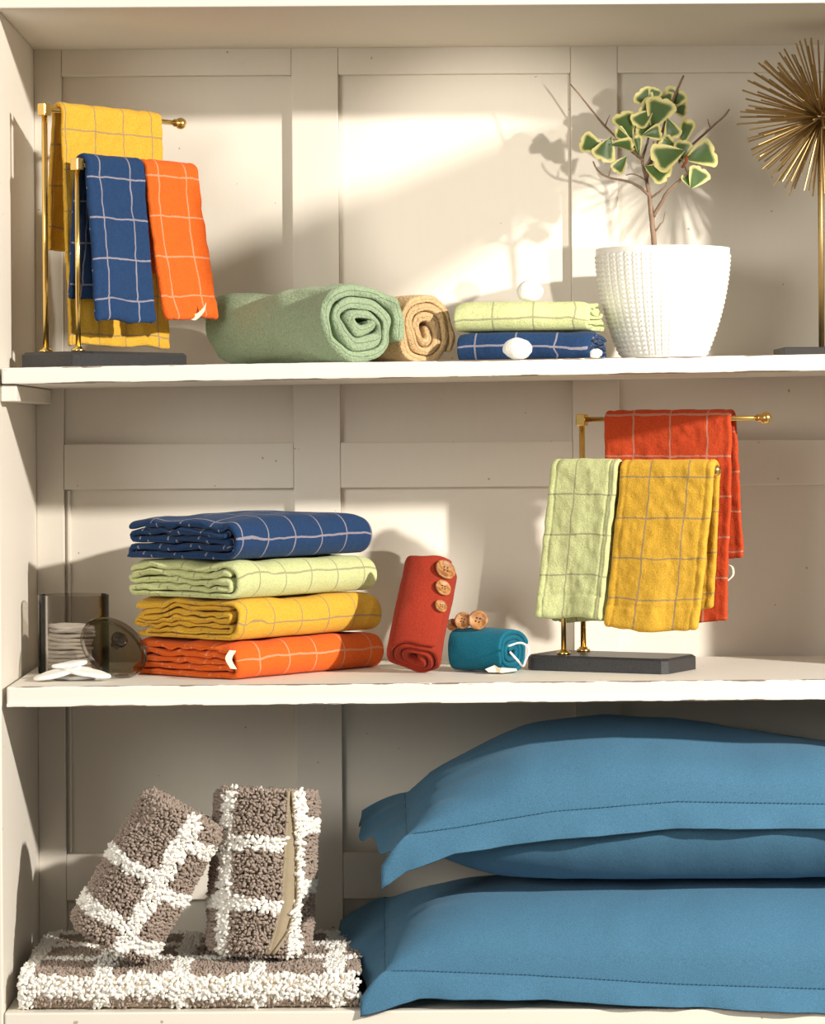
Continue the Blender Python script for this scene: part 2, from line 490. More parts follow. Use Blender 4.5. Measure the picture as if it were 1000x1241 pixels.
# added board out of view, outlined to cast a diagonal shade on the back wall
KEY = np.array([2.6, -2.2, 1.0])
def flag_pt(px, py, y):
    p = pix(px, py, YB+.012); t = (y-KEY[1])/(p[1]-KEY[1]); return KEY+(p-KEY)*t
fq = [(40, 300), (110, 312), (150, 350), (690, 128), (900, 40), (900, 128), (685, 245), (500, 360), (420, 400), (150, 418), (40, 432)]
fv = np.array([flag_pt(a, b, -.50) for a, b in fq]); k = len(fv)
flag = thing('shade_board', 'added grey light-blocking board on a thin stand, out of view', 'board', (fv[5][0], -.5, -.80))
mesh_obj('board', np.concatenate([fv, fv+np.array([0, .012, 0])]), [tuple(range(k)), tuple(range(k, 2*k))[::-1]]+[(i, k+i, k+(i+1) % k, (i+1) % k) for i in range(k)], plain('grey_board', (.3, .28, .26), .8), flag, smooth=False)
mesh_obj('stand', *tube_vf([(fv[5][0]-.004, -.48, -.80), (fv[5][0]-.004, -.48, fv[4][2]-.01)], .005, 10), M['darkbase'], flag)
mesh_obj('foot', *lathe_vf([(0, 0), (.12, 0), (.12, .01), (0, .012)], (fv[5][0]-.004, -.48, -.80), 24), M['darkbase'], flag)

# ------------------------------------------------------------------ folded towels (stacks)
def fold_profile(W, H, n, seed, big=None):
    """section of a folded towel: outer layer wraps the front (p=0), inner layers zigzag"""
    rng = random.Random(seed)
    p = H/n; th = p*.80
    pts = []
    ni = n-2
    R = (H-p)/2
    xin = R*.55
    z = p*1.5+(ni-1)*p
    right = True
    zs = [p*1.5+(ni-1-k)*p for k in range(ni)]
    cur = 'L'
    for k, zz in enumerate(zs):
        lo = xin+rng.uniform(.002, .012); hi = W-p*.5-rng.uniform(0, .026)
        m = 10
        seq = np.linspace(lo, hi, m) if cur == 'L' else np.linspace(hi, lo, m)
        for s_ in seq:
            pts.append((s_, zz+rng.uniform(-1, 1)*p*.05))
        # u-turn
        if k < ni-1 or cur == 'L':
            s_ = seq[-1]; sg = 1 if cur == 'L' else -1
            zt = zs[k+1] if k < ni-1 else p*.5
            for a in (.25, .5, .75):
                pts.append((s_+sg*p*.5*math.sin(a*PI), zz+(zt-zz)*(1-math.cos(a*PI))/2))
        cur = 'R' if cur == 'L' else 'L'
    # (with an odd number of inner layers we are now at the far end, going left along the bottom)
    for s_ in np.linspace(W-p*.6, R*.85, 10): pts.append((s_, p*.5))
    for a in np.linspace(0, PI, 12)[1:-1]:
        pts.append((R*.85-R*.85*math.sin(a), H/2-(H/2-p*.5)*math.cos(a)))
    for s_ in np.linspace(R*.85, W-rng.uniform(.002, .01), 12): pts.append((s_, H-p*.5))
    return np.array(pts), th

def place(V, origin, yaw, roll_z=0):
    """local (p,q,b): p along -> v axis (behind), q up, b along u axis"""
    u = np.array([math.cos(yaw), math.sin(yaw), 0]); v = np.array([-math.sin(yaw), math.cos(yaw), 0])
    return np.asarray(origin)+V[:, 2:3]*u+V[:, 0:1]*v+V[:, 1:2]*np.array([0, 0, 1.0])

def folded(name, origin, yaw, L, W, H, n, mat, seed, label, group=None, cat='towel', amp=1.0, sag=0.0, mirror=False, c_top=False):
    """corner 'origin' is the near corner; smooth fold runs along yaw, layered end at b = 0"""
    C, th = fold_profile(W, H, n, seed)
    C = resample(smooth_curve(C, 4), .0035)
    sC = np.concatenate([[0], np.cumsum(np.linalg.norm(np.diff(C, axis=0), axis=1))])
    u_front = sC[len(C)//2+int(np.argmin(C[len(C)//2:, 0]))]
    V, F, U = ribbon(C, th, L, 46, th*.5, u0=.025-u_front+.006*((seed//2) % 3-1.3), v0=seed*.013)
    q = V[:, 1]/H
    # layered end is uneven: each layer is pushed in or out a little
    S = np.column_stack([V[:, 0]*.0, V[:, 1], np.zeros(len(V))])
    endw = np.clip(1-V[:, 2]/(L*.45), 0, 1)
    V[:, 2] += endw*(vnoise(S+np.column_stack([V[:, 0], 0*q, 0*q])*.35, 1/(H/n)*.7, seed)*.006*amp)
    V[:, 1] += amp*vnoise(np.column_stack([V[:, 0], V[:, 1]*.6, V[:, 2]]), 26, seed+3)*(.0022+.0026*endw)*np.clip(q*3, 0, 1)*np.clip((1.12-q)*6, .25, 1)
    V[:, 1] += amp*endw*vnoise(np.column_stack([V[:, 0], V[:, 1]*1.5, V[:, 2]]), 75, seed+4)*.0034*np.clip(q*3, 0, 1)*np.clip((1.0-q)*6, .15, 1)
    V[:, 0] += amp*vnoise(V, 38, seed+5)*.0018
    V[:, 1] += .005*np.sin(np.clip(V[:, 2]/L, 0, 1)*PI)*np.sin(np.clip(V[:, 0]/W, 0, 1)*PI)*np.clip(q, 0, 1)*(1 if c_top else 0)
    # corners droop softly
    V[:, 1] *= 1-sag*np.clip((V[:, 2]/L-.55)/.45, 0, 1)**2
    V[:, 1] -= .10*H*np.clip((np.abs(V[:, 2]/L-.5)-.40)/.10, 0, 1)**2*q
    V[:, 1] -= min(0, V[:, 1].min())
    V[:, 1] = np.maximum(V[:, 1], 0)
    if mirror: V[:, 2] = L-V[:, 2]; F = [f[::-1] for f in F]
    P = place(V, origin, yaw)
    o = mesh_obj(name, P, F, mat, uv=U)
    tag(o, label, cat, group)
    return o

yw = math.radians(50)
st0 = np.array([-0.172, 0.056, 0.0])
hs = [(.047, 5, 'orange', 3, 0, (0, 0)), (.050, 7, 'yellow', 5, .0, (.002, 0)), (.047, 5, 'lime', 7, .0, (0, -.002)), (.052, 5, 'navy', 9, .0, (-.002, .002))]
z = -.2975
stack_lbl = {'orange': 'folded orange checked towel, bottom of the stack of four', 'yellow': 'folded mustard yellow checked towel, second from bottom of the stack of four',
             'lime': 'folded lime green checked towel under the navy one in the stack of four', 'navy': 'folded navy blue checked towel on top of the stack of four'}
for H, n, c, sd, sag, d in hs:
    n_ = n if (n-2) % 2 == 1 else n+1
    t = folded('folded_towel', st0+np.array([d[0], d[1], z+.0005]), yw+.02*(sd-6)*.5, .262, .182, H*.985, n_, M[c], sd, stack_lbl[c], 'towels folded in the tall stack', amp=1.0, c_top=(c == 'navy'))
    if c == 'orange':
        tp = st0+np.array([-.006, -.001, z+.024])
        tv = smooth_curve([tp+np.array([-.004, -.006, .014]), tp+np.array([-.009, -.009, .004]), tp+np.array([-.003, -.0085, -.008])], 4)
        Vt = np.concatenate([tv, tv+np.array([.008, .001, -.001])]); nn = len(tv)
        o = mesh_obj('care_tag', np.concatenate([Vt, Vt+np.array([0, .0008, 0])]),
            [(i, i+1, nn+i+1, nn+i) for i in range(nn-1)]+[(2*nn+i, 3*nn+i, 3*nn+i+1, 2*nn+i+1) for i in range(nn-1)], M['tag'], t)
        o['label'] = 'cream care tag'
    z += H

# pair of folded towels beside the plant pot: layered end faces right
yw2 = math.radians(-14)
def pair(px, y, z0, L, W, H, c, sd, lbl):
    end = pix(px, 430, y)            # right near corner
    u = np.array([math.cos(yw2), math.sin(yw2), 0])
    o = end-u*L; o[2] = z0
    return folded('folded_towel', o, yw2, L, W, H, 5, M[c], sd, lbl, 'two folded towels beside the plant pot', mirror=True, amp=1.1)
zt = sh1(.2)+.0005
pair(716, .085, zt, .166, .12, .036, 'navy', 14, 'folded navy checked towel lying under a lime towel beside the white pot')
pair(712, .088, zt+.0365, .166, .12, .037, 'lime', 16, 'folded lime checked towel on the upper shelf with a cotton ball on top')

# ------------------------------------------------------------------ rolled towels
def spiral(rx, rz, r0, pitch, start=0.0, flat=.0):
    """spiral from the middle out; last radius 1 scaled to rx, rz"""
    R = 1.0; turns = (R-r0)/pitch
    n = int(turns*40)
    pts = []
    for i in range(n+1):
        t = i/n; th_ = start+t*turns*2*PI; r = r0+(R-r0)*t
        c, s = math.cos(th_), math.sin(th_)
        k = 1.0/((abs(c)**2.5+abs(s)**2.5)**(1/2.5))
        pts.append((r*k*c*rx, r*k*s*rz))
    return np.array(pts)

def rolled(name, centre, axis, L, rx, rz, pitch, mat, seed, label, cat='towel', r0=.14, start=0.0, amp=1.0, group=None, parent_empty=False, fill=.86, nb=40, up=(0, 0, 1)):
    """centre: middle of the b=0 end, axis: direction of b"""
    C = spiral(rx, rz, r0, pitch, start)
    th = pitch*min(rx, rz)*fill
    C = C*(1-.5*th/max(rx, rz))
    C = resample(C, .0032)
    V, F, U = ribbon(C, th, L, nb, th*.5, u0=seed*.01, v0=0)
    rad = np.hypot(V[:, 0], V[:, 1])/max(rx, rz)
    endw = np.clip(1-np.minimum(V[:, 2], L-V[:, 2])/(.03), 0, 1)
    V0 = V.copy()
    cr = vnoise(np.column_stack([V0[:, 0], V0[:, 1], V0[:, 2]*.5]), 34, seed)
    cr2 = vnoise(np.column_stack([V0[:, 0], V0[:, 1], V0[:, 2]*.5]), 34, seed+7)
    k = amp*.005*endw*np.clip(1.15-rad, .1, 1)
    V[:, 0] += cr*k; V[:, 1] += cr2*k
    V[:, 2] += endw*vnoise(V0, 45, seed+2)*.004*amp
    big = vnoise3(V0, 16, seed+5)*.0022*amp
    V += big
    V += vnoise3(V0, 60, seed+6)*.0007*amp
    a = np.array(axis, float); a /= np.linalg.norm(a)
    upv = np.array(up, float); q = upv-a*upv.dot(a); q /= np.linalg.norm(q)
    p = np.cross(q, a)
    P = np.asarray(centre)+V[:, 0:1]*p+V[:, 1:2]*q+V[:, 2:3]*a
    return P, F, U, (p, q, a)

# sage roll and beige roll, spiral ends facing right-front
ax = np.array([-.60, .80, 0]); ax /= np.linalg.norm(ax)
def settle(P, zf, idx=None):
    P[:, 2] += zf-P[:, 2].min(); return P
P, F, U, _ = rolled('t', pix(438, 392, .075), ax, .250, .066, .051, .28, None, 21, '', r0=.16, start=3.35, amp=2.6)
settle(P, sh1(-.1)+.0005)
tag(mesh_obj('rolled_towel', P, F, M['sage'], uv=U), 'large sage green terry towel rolled up on the upper shelf', 'towel', 'terry towel rolls')
P, F, U, _ = rolled('t', pix(517, 392, .155), ax, .17, .043, .047, .27, None, 24, '', r0=.16, start=2.9, amp=2.0)
settle(P, sh1(0.0)+.0005)
tag(mesh_obj('rolled_towel', P, F, M['beige'], uv=U), 'smaller beige terry towel rolled up behind the sage roll', 'towel', 'terry towel rolls')

# wooden button helper
def button(parent, c, n, r, th=.0035, holes=4, label=None):
    n = np.array(n, float); n /= np.linalg.norm(n)
    prof = [(0, -th/2), (r*.92, -th/2), (r, -th*.2), (r, th*.25), (r*.93, th/2), (r*.80, th/2), (r*.74, th*.28), (0, th*.28)]
    V, F = lathe_vf(prof, c, 28, n)
    b = mesh_obj('button', V, F, M['wood'], parent)
    b['label'] = label or 'round wooden button'
    a = np.cross(n, [0.3, .1, 1]); a /= np.linalg.norm(a); e = np.cross(n, a)
    for sx in (-1, 1):
        for sy in (-1, 1):
            hc = np.asarray(c)+n*(th*.29)+(a*sx+e*sy)*r*.17
            V, F = lathe_vf([(0, .0001), (r*.085, .0001), (r*.085, .0006), (0, .0006)], hc, 8, n)
            mesh_obj('button_hole', V, F, M['hole'], b)
    return b

# brick red roll leaning back
axr = np.array([.17, .60, .78]); axr /= np.linalg.norm(axr)
e0 = np.array([.0425, .128, -.2965+.024])
P, F, U, (rp, rq, ra) = rolled('t', e0, axr, .134, .0385, .036, .27, None, 31, '', r0=.2, start=2.37, amp=1.2, up=(0, -1, 0.2))
dz = sh2(0)+.0005-P[:, 2].min(); P[:, 2] += dz; e0[2] += dz
rt = thing('rolled_cloth', 'brick red rolled cloth with three wooden buttons, leaning upright', 'cloth roll', (e0[0], e0[1], sh2(0)), 'buttoned cloth rolls')
mesh_obj('roll', P, F, M['redcloth'], rt, uv=U)
def on_red(s, ang, out=.0395):
    n = rq*math.cos(ang)+rp*math.sin(ang)
    return e0+ra*s+n*out, n
sgn = 1 if rp[0] > 0 else -1
for s, a, r in ((.114, .42, .0135), (.087, .46, .0108), (.060, .50, .0085)):
    c, n = on_red(s, sgn*a)
    button(rt, c, n+np.array([0, 0, .05]), r)
# open edge (seam) beside the buttons
sp_ = [on_red(s, sgn*(.62+.04*math.sin(s*60)), .0372)[0] for s in np.linspace(.02, .148, 16)]
# teal roll lying, spiral end to the right
axt = np.array([-.80, .60, 0])
e1 = np.array([.163, .135, -.2965+.03])
P, F, U, (tp_, tq_, ta_) = rolled('t', e1, axt, .080, .031, .0285, .25, None, 37, '', r0=.18, start=.9, amp=1.0)
dz = sh2(.16)+.0005-P[:, 2].min(); P[:, 2] += dz; e1[2] += dz
tt = thing('rolled_cloth', 'teal rolled cloth with wooden buttons and white cord, lying down', 'cloth roll', (e1[0], e1[1], sh2(.15)), 'buttoned cloth rolls')
mesh_obj('roll', P, F, M['teal'], tt, uv=U)
for px, py, y, r, n in ((579.5, 751.5, .150, .0122, (-.10, -.95, .25)), (561, 752, .160, .0105, (-.15, -.95, .25)), (548.5, 757, .172, .0075, (-.2, -.9, .3))):
    button(tt, pix(px, py, y), n, r)
V, F = tube_vf(smooth_curve([pix(616, 783, .10), pix(630, 779, .095), pix(639, 783, .09), pix(641, 790, .088), pix(637, 800, .088), pix(634, 807, .09), pix(628, 801, .095), pix(618, 790, .10)], 6), .0014, 6)
o = mesh_obj('cord_loop', V, F, M['cord'], tt); o['label'] = 'white cord loop'
tpx = [(588, 811), (600, 806), (604, 809), (626, 810.5), (627, 813), (610, 815.5), (592, 814.5)]
tvv = np.array([pix(x, y_, .118) for x, y_ in tpx]); k = len(tvv)
o = mesh_obj('care_tag', np.concatenate([tvv, tvv+np.array([0, .002, 0])]), [tuple(range(k))[::-1], tuple(range(k, 2*k))]+[(i, (i+1) % k, k+(i+1) % k, k+i) for i in range(k)], M['tag'], tt, smooth=False)
o['label'] = 'cream fabric tag'

# ------------------------------------------------------------------ towel racks
def chamfer_slab(c, u, v, hl, hw, ch, z0, z1, bev):
    pts = []
    for sx, sy in ((1, 1), (-1, 1), (-1, -1), (1, -1)):
        a = (sx*hl, sy*(hw-ch)); b = (sx*(hl-ch), sy*hw)
        pts += [a, b] if sx*sy > 0 else [b, a]
    V = []
    for z_, k in ((z0, 0), (z1-bev, 0), (z1, bev)):
        for a, b in pts:
            a2 = a-math.copysign(k, a); b2 = b-math.copysign(k, b)
            p = np.array(c[:2])+u*a2+v*b2
            V.append((p[0], p[1], z_))
    n = len(pts); F = [tuple(range(n))[::-1], tuple(range(2*n, 3*n))]
    for r in range(2):
        for i in range(n): F.append((r*n+i, r*n+(i+1) % n, (r+1)*n+(i+1) % n, (r+1)*n+i))
    return np.array(V), F

def rack(label, zf, yaw, centre, hl, hw, ch, tall, short, ztall, zshort, Lt, Ls, thick):
    u2 = np.array([math.cos(yaw), math.sin(yaw)]); v2 = np.array([-math.sin(yaw), math.cos(yaw)])
    u3 = np.array([*u2, 0.0])
    r = thing('towel_rack', label, 'towel rack', (centre[0], centre[1], zf), 'brass towel racks')
    V, F = chamfer_slab(centre, u2, v2, hl, hw, ch, zf+.0005, zf+thick, .003)
    b = mesh_obj('base', V, F, M['stone'], r, smooth=False); b['label'] = 'black speckled stone base'
    for (x, y), zt_, L, pr, fin in ((tall, ztall, Lt, .0036, True), (short, zshort, Ls, .0032, False)):
        zb = zf+thick
        post = mesh_obj('post', *tube_vf([(x, y, zb), (x, y, zt_)], pr, 16), M['brass'], r)
        V, F = lathe_vf([(0, 0), (.0085, 0), (.0085, .003), (.0055, .004), (.0055, .006), (0, .006)], (x, y, zb), 20)
        mesh_obj('collar', V, F, M['brass'], post)
        # corner block
        V, F = box_vf(-.0062, .0062, -.0062, .0062, -.008, .007)
        V = np.array([[x+a*u2[0]+c*v2[0], y+a*u2[1]+c*v2[1], zt_+d] for a, c, d in V])
        bevel(mesh_obj('corner_block', V, F, M['brass'], post, smooth=False), .0015)
        p0 = np.array([x, y, zt_]); p1 = p0+u3*L
        bar = mesh_obj('bar', *tube_vf([p0+u3*.004, p1], .0032, 16), M['brass'], r)
        sp_prof = [(.0075*math.sin(t), -.0075*math.cos(t)) for t in np.linspace(0, PI, 12)]
        V, F = lathe_vf(sp_prof, p1+u3*.004, 20, u3)
        mesh_obj('ball_finial', V, F, M['brass'], bar)
        V, F = lathe_vf([(0, -.006), (.0048, -.006), (.0048, 0), (0, 0)], p1-u3*.001, 16, u3)
        mesh_obj('finial_collar', V, F, M['brass'], bar)
    return u3, np.array([*v2, 0.0])

def hang(name, bar0, u, v, s0, s1, front, back, mat, seed, label, group, flare_f=.02, flare_b=.0, drift=0.0, th=.0062, rip=.0025, layers=1, gap=.004, r=.0045, thick2=True, curl=.0, uoff=0.0):
    """towel over a bar: front flap hangs on the -v side"""
    L = s1-s0
    r = r+th/2
    pts = []
    for d in np.linspace(back, 0, int(back/.006)+2)[:-1]: pts.append((r+gap*(d/back), -d))
    for a in np.linspace(0, PI, 11)[:]: pts.append((r*math.cos(a), r*math.sin(a)))
    for d in np.linspace(0, front, int(front/.006)+2)[1:]:
        pts.append((-r-flare_f*(d/front)**1.3, -d))
    C = resample(np.array(pts), .0026)
    stot = float(np.sum(np.linalg.norm(np.diff(C, axis=0), axis=1)))
    def hem_mod(us, b):
        e = np.minimum(np.clip(us, 0, None), np.clip(stot-us, 0, None)); eb = min(b, L-b)
        g = 1-.28*np.exp(-((e-.0105)/.0016)**2)
        g = g*(1-.20*math.exp(-((eb-.010)/.0015)**2)) if eb < .02 else g
        return g*(1+.10*(e < .009))
    V, F, U = ribbon(C, th, L, 70, th*.5, u0=uoff, v0=s0, mod=hem_mod)
    d = np.clip(-V[:, 1], 0, None); b = V[:, 2]
    isf = V[:, 0] < 0
    Q = np.column_stack([b*1.0, d*.25, np.where(isf, 0, 5.0)])
    ln = np.where(isf, front, back)
    grow = np.clip(d/ln, 0, 1)
    rp = vnoise(Q, 42, seed)*rip*(.3+1.6*grow)+vnoise(Q, 16, seed+1)*rip*1.6*grow
    V[:, 0] += rp
    V[:, 1] += vnoise(np.column_stack([b, 0*b, np.where(isf, 0, 3.0)]), 28, seed+2)*.004*grow**2
    V[:, 2] += drift*d + np.where(isf, 1, .6)*vnoise(np.column_stack([d, 0*b, np.where(isf, 0, 3.0)]), 22, seed+3)*.004*grow
    V[:, 0] += vnoise(np.column_stack([V[:, 0]*.3, V[:, 1], V[:, 2]]), 95, seed+4)*.0011+vnoise(np.column_stack([V[:, 0]*.3, V[:, 1]*.6, V[:, 2]]), 190, seed+6)*.0005
    V[:, 1:] += vnoise3(V, 85, seed+5)[:, 1:]*.0008
    # hem: a narrow thicker band near the bottom of the flaps
    hem = np.exp(-((ln-d-.006)/.003)**2)*(d > .02)
    nsg = np.zeros(len(V))
    V[:, 0] += 0
    if curl:
        V[:, 0] += -curl*np.where(isf, 1, 0)*np.clip((d-front*.86)/(front*.14), 0, 1)**2*np.sin(np.clip(b/L, 0, 1)*PI)
    P = np.asarray(bar0)+(V[:, 2:3]+s0)*u+V[:, 0:1]*v+V[:, 1:2]*np.array([0, 0, 1.0])
    o = mesh_obj(name, P, F, mat, uv=U)
    tag(o, label, 'towel', group)
    return o

# left rack
zf = sh1(-.34)
phi = math.radians(50)
uu = np.array([math.cos(phi), math.sin(phi)]); vv = np.array([-math.sin(phi), math.cos(phi)])
corner = np.array([-.353, .018])
cen = corner+uu*.098+vv*.061
tall = corner+uu*.022+vv*.086; short = corner+uu*.022+vv*.030
zt1, zs1 = .3965, .3265
lu, lv = rack('brass two-arm towel rack on the upper shelf hung with yellow, navy and orange towels', zf, phi, cen, .098, .061, .017, tall, short, zt1, zs1, .235, .180, .019)
bt = np.array([*tall, zt1]); bs_ = np.array([*short, zs1])
hang('hand_towel', bt, lu, lv,   .022, .196, .284, .165, M['yellow'], 41, 'long yellow checked towel hung on the tall arm of the upper rack', 'towels on the upper rack', flare_f=.006, gap=.012, drift=.0)
hang('hand_towel', bs_, lu, lv, .006, .104, .186, .156, M['navy'], 43, 'navy checked towel hung on the short arm of the upper rack', 'towels on the upper rack', flare_f=.020, gap=.012, th=.009, rip=.003, uoff=.012)
ot = hang('hand_towel', bs_, lu, lv, .108, .200, .180, .12, M['orange'], 47, 'orange checked towel hung beside the navy one on the upper rack', 'towels on the upper rack', flare_f=.022, gap=.006, th=.009, drift=.04, rip=.003, curl=.006, uoff=.006)

def loop_tag(parent, pts, y, wd, name='care_tag'):
    c = smooth_curve([pix(a, b, y) for a, b in pts], 4); n = len(c)
    V = np.concatenate([c, c+np.array(wd)])
    V = np.concatenate([V, V+np.array([0, .0012, 0])])
    F = []
    for i in range(n-1):
        F += [(i, i+1, n+i+1, n+i), (2*n+i, 3*n+i, 3*n+i+1, 2*n+i+1)]
    o = mesh_obj(name, V, F, M['tag'], parent); o['label'] = 'cream care tag'
    return o
loop_tag(ot, [(229, 386), (237, 388), (246, 380), (249, 374)], .150, (.001, 0, .008))

# right rack
zf2 = sh2(.3)
phi2 = math.radians(-28.7)
u2_ = np.array([math.cos(phi2), math.sin(phi2)]); v2_ = np.array([-math.sin(phi2), math.cos(phi2)])
left = np.array([.180, .178])
cen2 = left+u2_*.095+v2_*.049
tall2 = left+u2_*.043+v2_*.078; short2 = left+u2_*.043+v2_*.020
zt2, zs2 = .0155, -.0475
ru, rv = rack('brass two-arm towel rack on the middle shelf hung with rust, lime and yellow towels', zf2, phi2, cen2, .095, .049, .007, tall2, short2, zt2, zs2, .243, .20, .019)
bt2 = np.array([*tall2, zt2]); bs2 = np.array([*short2, zs2])
rt3 = hang('hand_towel', bt2, ru, rv, .035, .205, .245, .17, M['rust'], 51, 'rust orange checked towel hung on the tall arm of the lower rack', 'towels on the lower rack', flare_f=.010, gap=.018, th=.007, drift=-.0, uoff=.020)
hang('hand_towel', bs2, ru, rv, -.012, .080, .178, .182, M['lime'], 53, 'lime checked towel hung on the short arm of the lower rack', 'towels on the lower rack', flare_f=.014, gap=.012, th=.010, drift=-.08, rip=.002, uoff=.02)
hang('hand_towel', bs2, ru, rv, .083, .207, .190, .165, M['yellow'], 57, 'mustard yellow checked towel hung beside the lime one on the lower rack', 'towels on the lower rack', flare_f=.018, gap=.016, th=.009, drift=-.09, rip=.0025, uoff=.01)

loop_tag(rt3, [(882, 684), (889, 687), (890, 697), (883, 704)], .12, (-.0025, 0, 0))

# ------------------------------------------------------------------ potted plant
pc = np.array([0.0, .215, 0.0]); pc[0] = pix(804, 430, .215)[0]
pz = sh1(pc[0])
plant = thing('potted_plant', 'small variegated rubber plant in a white knit-textured pot', 'potted plant', (pc[0], pc[1], pz+.0005))
Hp = .140; rb, rt_ = .0505, .0835
def pot_r(t):
    return rb+(rt_-rb)*(1-(1-t)**2.0)*.94+(rt_-rb)*.06*t
nc = 44; nr = 24
na, nh = nc*8, nr*7
tt_ = np.linspace(0, 1, nh); aa = np.linspace(0, 2*PI, na, endpoint=False)
A, T = np.meshgrid(aa, tt_, indexing='ij')
cu = A/(2*PI)*nc; col_f = cu-np.floor(cu)            # column fraction
ph = T*nr + np.abs(col_f-.5)*1.0                      # chevron stitches
rf = ph-np.floor(ph)
bmp = np.sin(rf*PI)**.7*(1-.75*np.abs(2*np.abs(col_f-.5)-.5)*1.0)
colv = np.sin(col_f*PI)**.6
mask = np.clip((T-.03)/.03, 0, 1)*np.clip((.955-T)/.02, 0, 1)
Rr = pot_r(T)+mask*(bmp*.0030*colv)+.0006*(T > .955)
V = np.stack([pc[0]+Rr*np.cos(A), pc[1]+Rr*np.sin(A), pz+.0005+T*Hp], -1).reshape(-1, 3)
F = grid_faces(na, nh, True)
k0 = len(V)
extra = []
for rr, zz in ((rt_-.0035, Hp), (rt_-.0045, Hp-.004), (rt_-.008, Hp-.022)):
    extra.append(np.stack([pc[0]+rr*np.cos(aa), pc[1]+rr*np.sin(aa), np.full(na, pz+zz)], -1))
V = np.concatenate([V]+extra)
for i in range(na):
    j = (i+1) % na
    F.append((i*nh+nh-1, j*nh+nh-1, k0+j, k0+i))
    for k in range(2): F.append((k0+k*na+i, k0+k*na+j, k0+(k+1)*na+j, k0+(k+1)*na+i))
F.append(tuple(i*nh for i in range(na))[::-1])
o = mesh_obj('pot', V, F, M['pot'], plant); o['label'] = 'white ceramic pot with knitted relief'
V, F = lathe_vf([(0, Hp-.022), (.03, Hp-.020), (.06, Hp-.021), (rt_-.0075, Hp-.0235)], (pc[0], pc[1], pz), 40)
V += vnoise3(V, 120, 3)*.002
F = [f for f in F if len(f) == 4]
mesh_obj('soil', V, F, M['soil'], plant)
def zp(x, y, d=0.0): return pix(620+x/2.632, 30+y/2.632, pc[1]+d)
trunk = smooth_curve([zp(457, 740), zp(455, 695), zp(450, 640), zp(445, 590), zp(440, 545), zp(430, 490, .004), zp(418, 430, .006), zp(437, 362, .006), zp(440, 300, .008)], 5)
V, F = tube_vf(trunk, np.interp(np.linspace(0, 1, len(trunk)), [0, .35, .55, 1], [.0037, .0034, .0026, .001]), 9)
V += vnoise3(V, 220, 5)*.0005
trunk_o = mesh_obj('trunk', V, F, M['bark'], plant)
branches = [
    ([(452, 612, 0), (480, 565, -.01), (500, 530, -.018), (545, 490, -.02), (592, 445, -.022)], .0022),
    ([(430, 490, 0), (450, 420, .006), (475, 360, .010), (500, 280, .014), (525, 215, .018), (549, 163, .02)], .0021),
    ([(440, 545, 0), (405, 515, -.01), (370, 500, -.014), (310, 487, -.018), (275, 465, -.02), (260, 436, -.02)], .0016),
    ([(418, 432, 0), (380, 400, .03), (330, 355, .045), (290, 315, .055), (230, 240, .068), (187, 189, .075)], .0016),
    ([(470, 400, .01), (530, 410, .02), (560, 395, .02), (600, 362, .02), (640, 326, .018), (680, 290, .016), (696, 268, .015)], .0017),
    ([(442, 555, 0), (475, 530, -.01), (490, 518, -.012), (496, 503, -.012)], .0012),
    ([(456, 662, 0), (472, 640, -.006), (484, 625, -.008), (491, 595, -.008)], .0010),
    ([(300, 322, .052), (306, 303, .05), (314, 288, .05)], .0008),
    ([(634, 330, .018), (628, 315, .018), (625, 300, .016)], .0008),
    ([(310, 487, -.018), (313, 470, -.02), (318, 456, -.02)], .0008),
    ([(432, 500, 0), (410, 485, -.012), (385, 476, -.015), (365, 480, -.015)], .001),
    ([(425, 460, .004), (455, 400, -.012), (452, 372, -.014)], .0012),
    ([(415, 425, 0), (385, 400, -.01), (350, 372, -.012), (320, 365, -.012), (285, 372, -.014)], .0011),
    ([(560, 470, -.02), (548, 440, -.024), (530, 415, -.026)], .0009),
]
for pts, r in branches:
    c = smooth_curve([zp(*p) for p in pts], 5)
    V, F = tube_vf(c, np.interp(np.linspace(0, 1, len(c)), [0, 1], [r*1.3, r*.6]), 7)
    V += vnoise3(V, 260, 8)*.0004
    mesh_obj('branch', V, F, M['bark'], plant)

def leaf_mesh(name, wf, cup, seed):
    nl, nw = 13, 9
    V = []; U = []
    for i in range(nl):
        t = i/(nl-1)
        wd = .5*wf*(math.sin(min(1, t*1.02)**.85*PI*.5)**1.25 if t < .72 else math.sqrt(max(0, 1-((t-.72)/.29)**2.4)))
        for j in range(nw):
            s = j/(nw-1)*2-1
            tip = .07*(1-abs(s))**2 if t > .8 else 0
            y = t-tip*(t-.8)/.2 if t > .8 else t
            V.append((s*wd, y, cup*(s*s)*wd*1.4 - .12*(t-.4)**2 + .015*math.sin(seed+t*7+s*3)))
            U.append((t, max(abs(s), max(0, (t-.45)/.55)**1.2, max(0, (.12-t)*5))))
    V = np.array(V)
    F = []
    for i in range(nl-1):
        for j in range(nw-1):
            a = i*nw+j; F.append((a, a+1, a+nw+1, a+nw))
    n = len(V)
    V2 = V-np.array([0, 0, .012])
    F += [tuple(k+n for k in f[::-1]) for f in F]
    V = np.concatenate([V, V2]); U = U+U
    me = bpy.data.meshes.new(name)
    me.from_pydata(V.tolist(), [], F)
    me.polygons.foreach_set('use_smooth', [True]*len(me.polygons))
    ul = me.uv_layers.new(name='UVMap')
    for l in me.loops: ul.data[l.index].uv = U[l.vertex_index]
    me.materials.append(M['leaf'])
    return me
LM = [leaf_mesh('leaf', 1.0, .12, 1), leaf_mesh('leaf', .85, .22, 3), leaf_mesh('leaf', .45, .5, 5)]
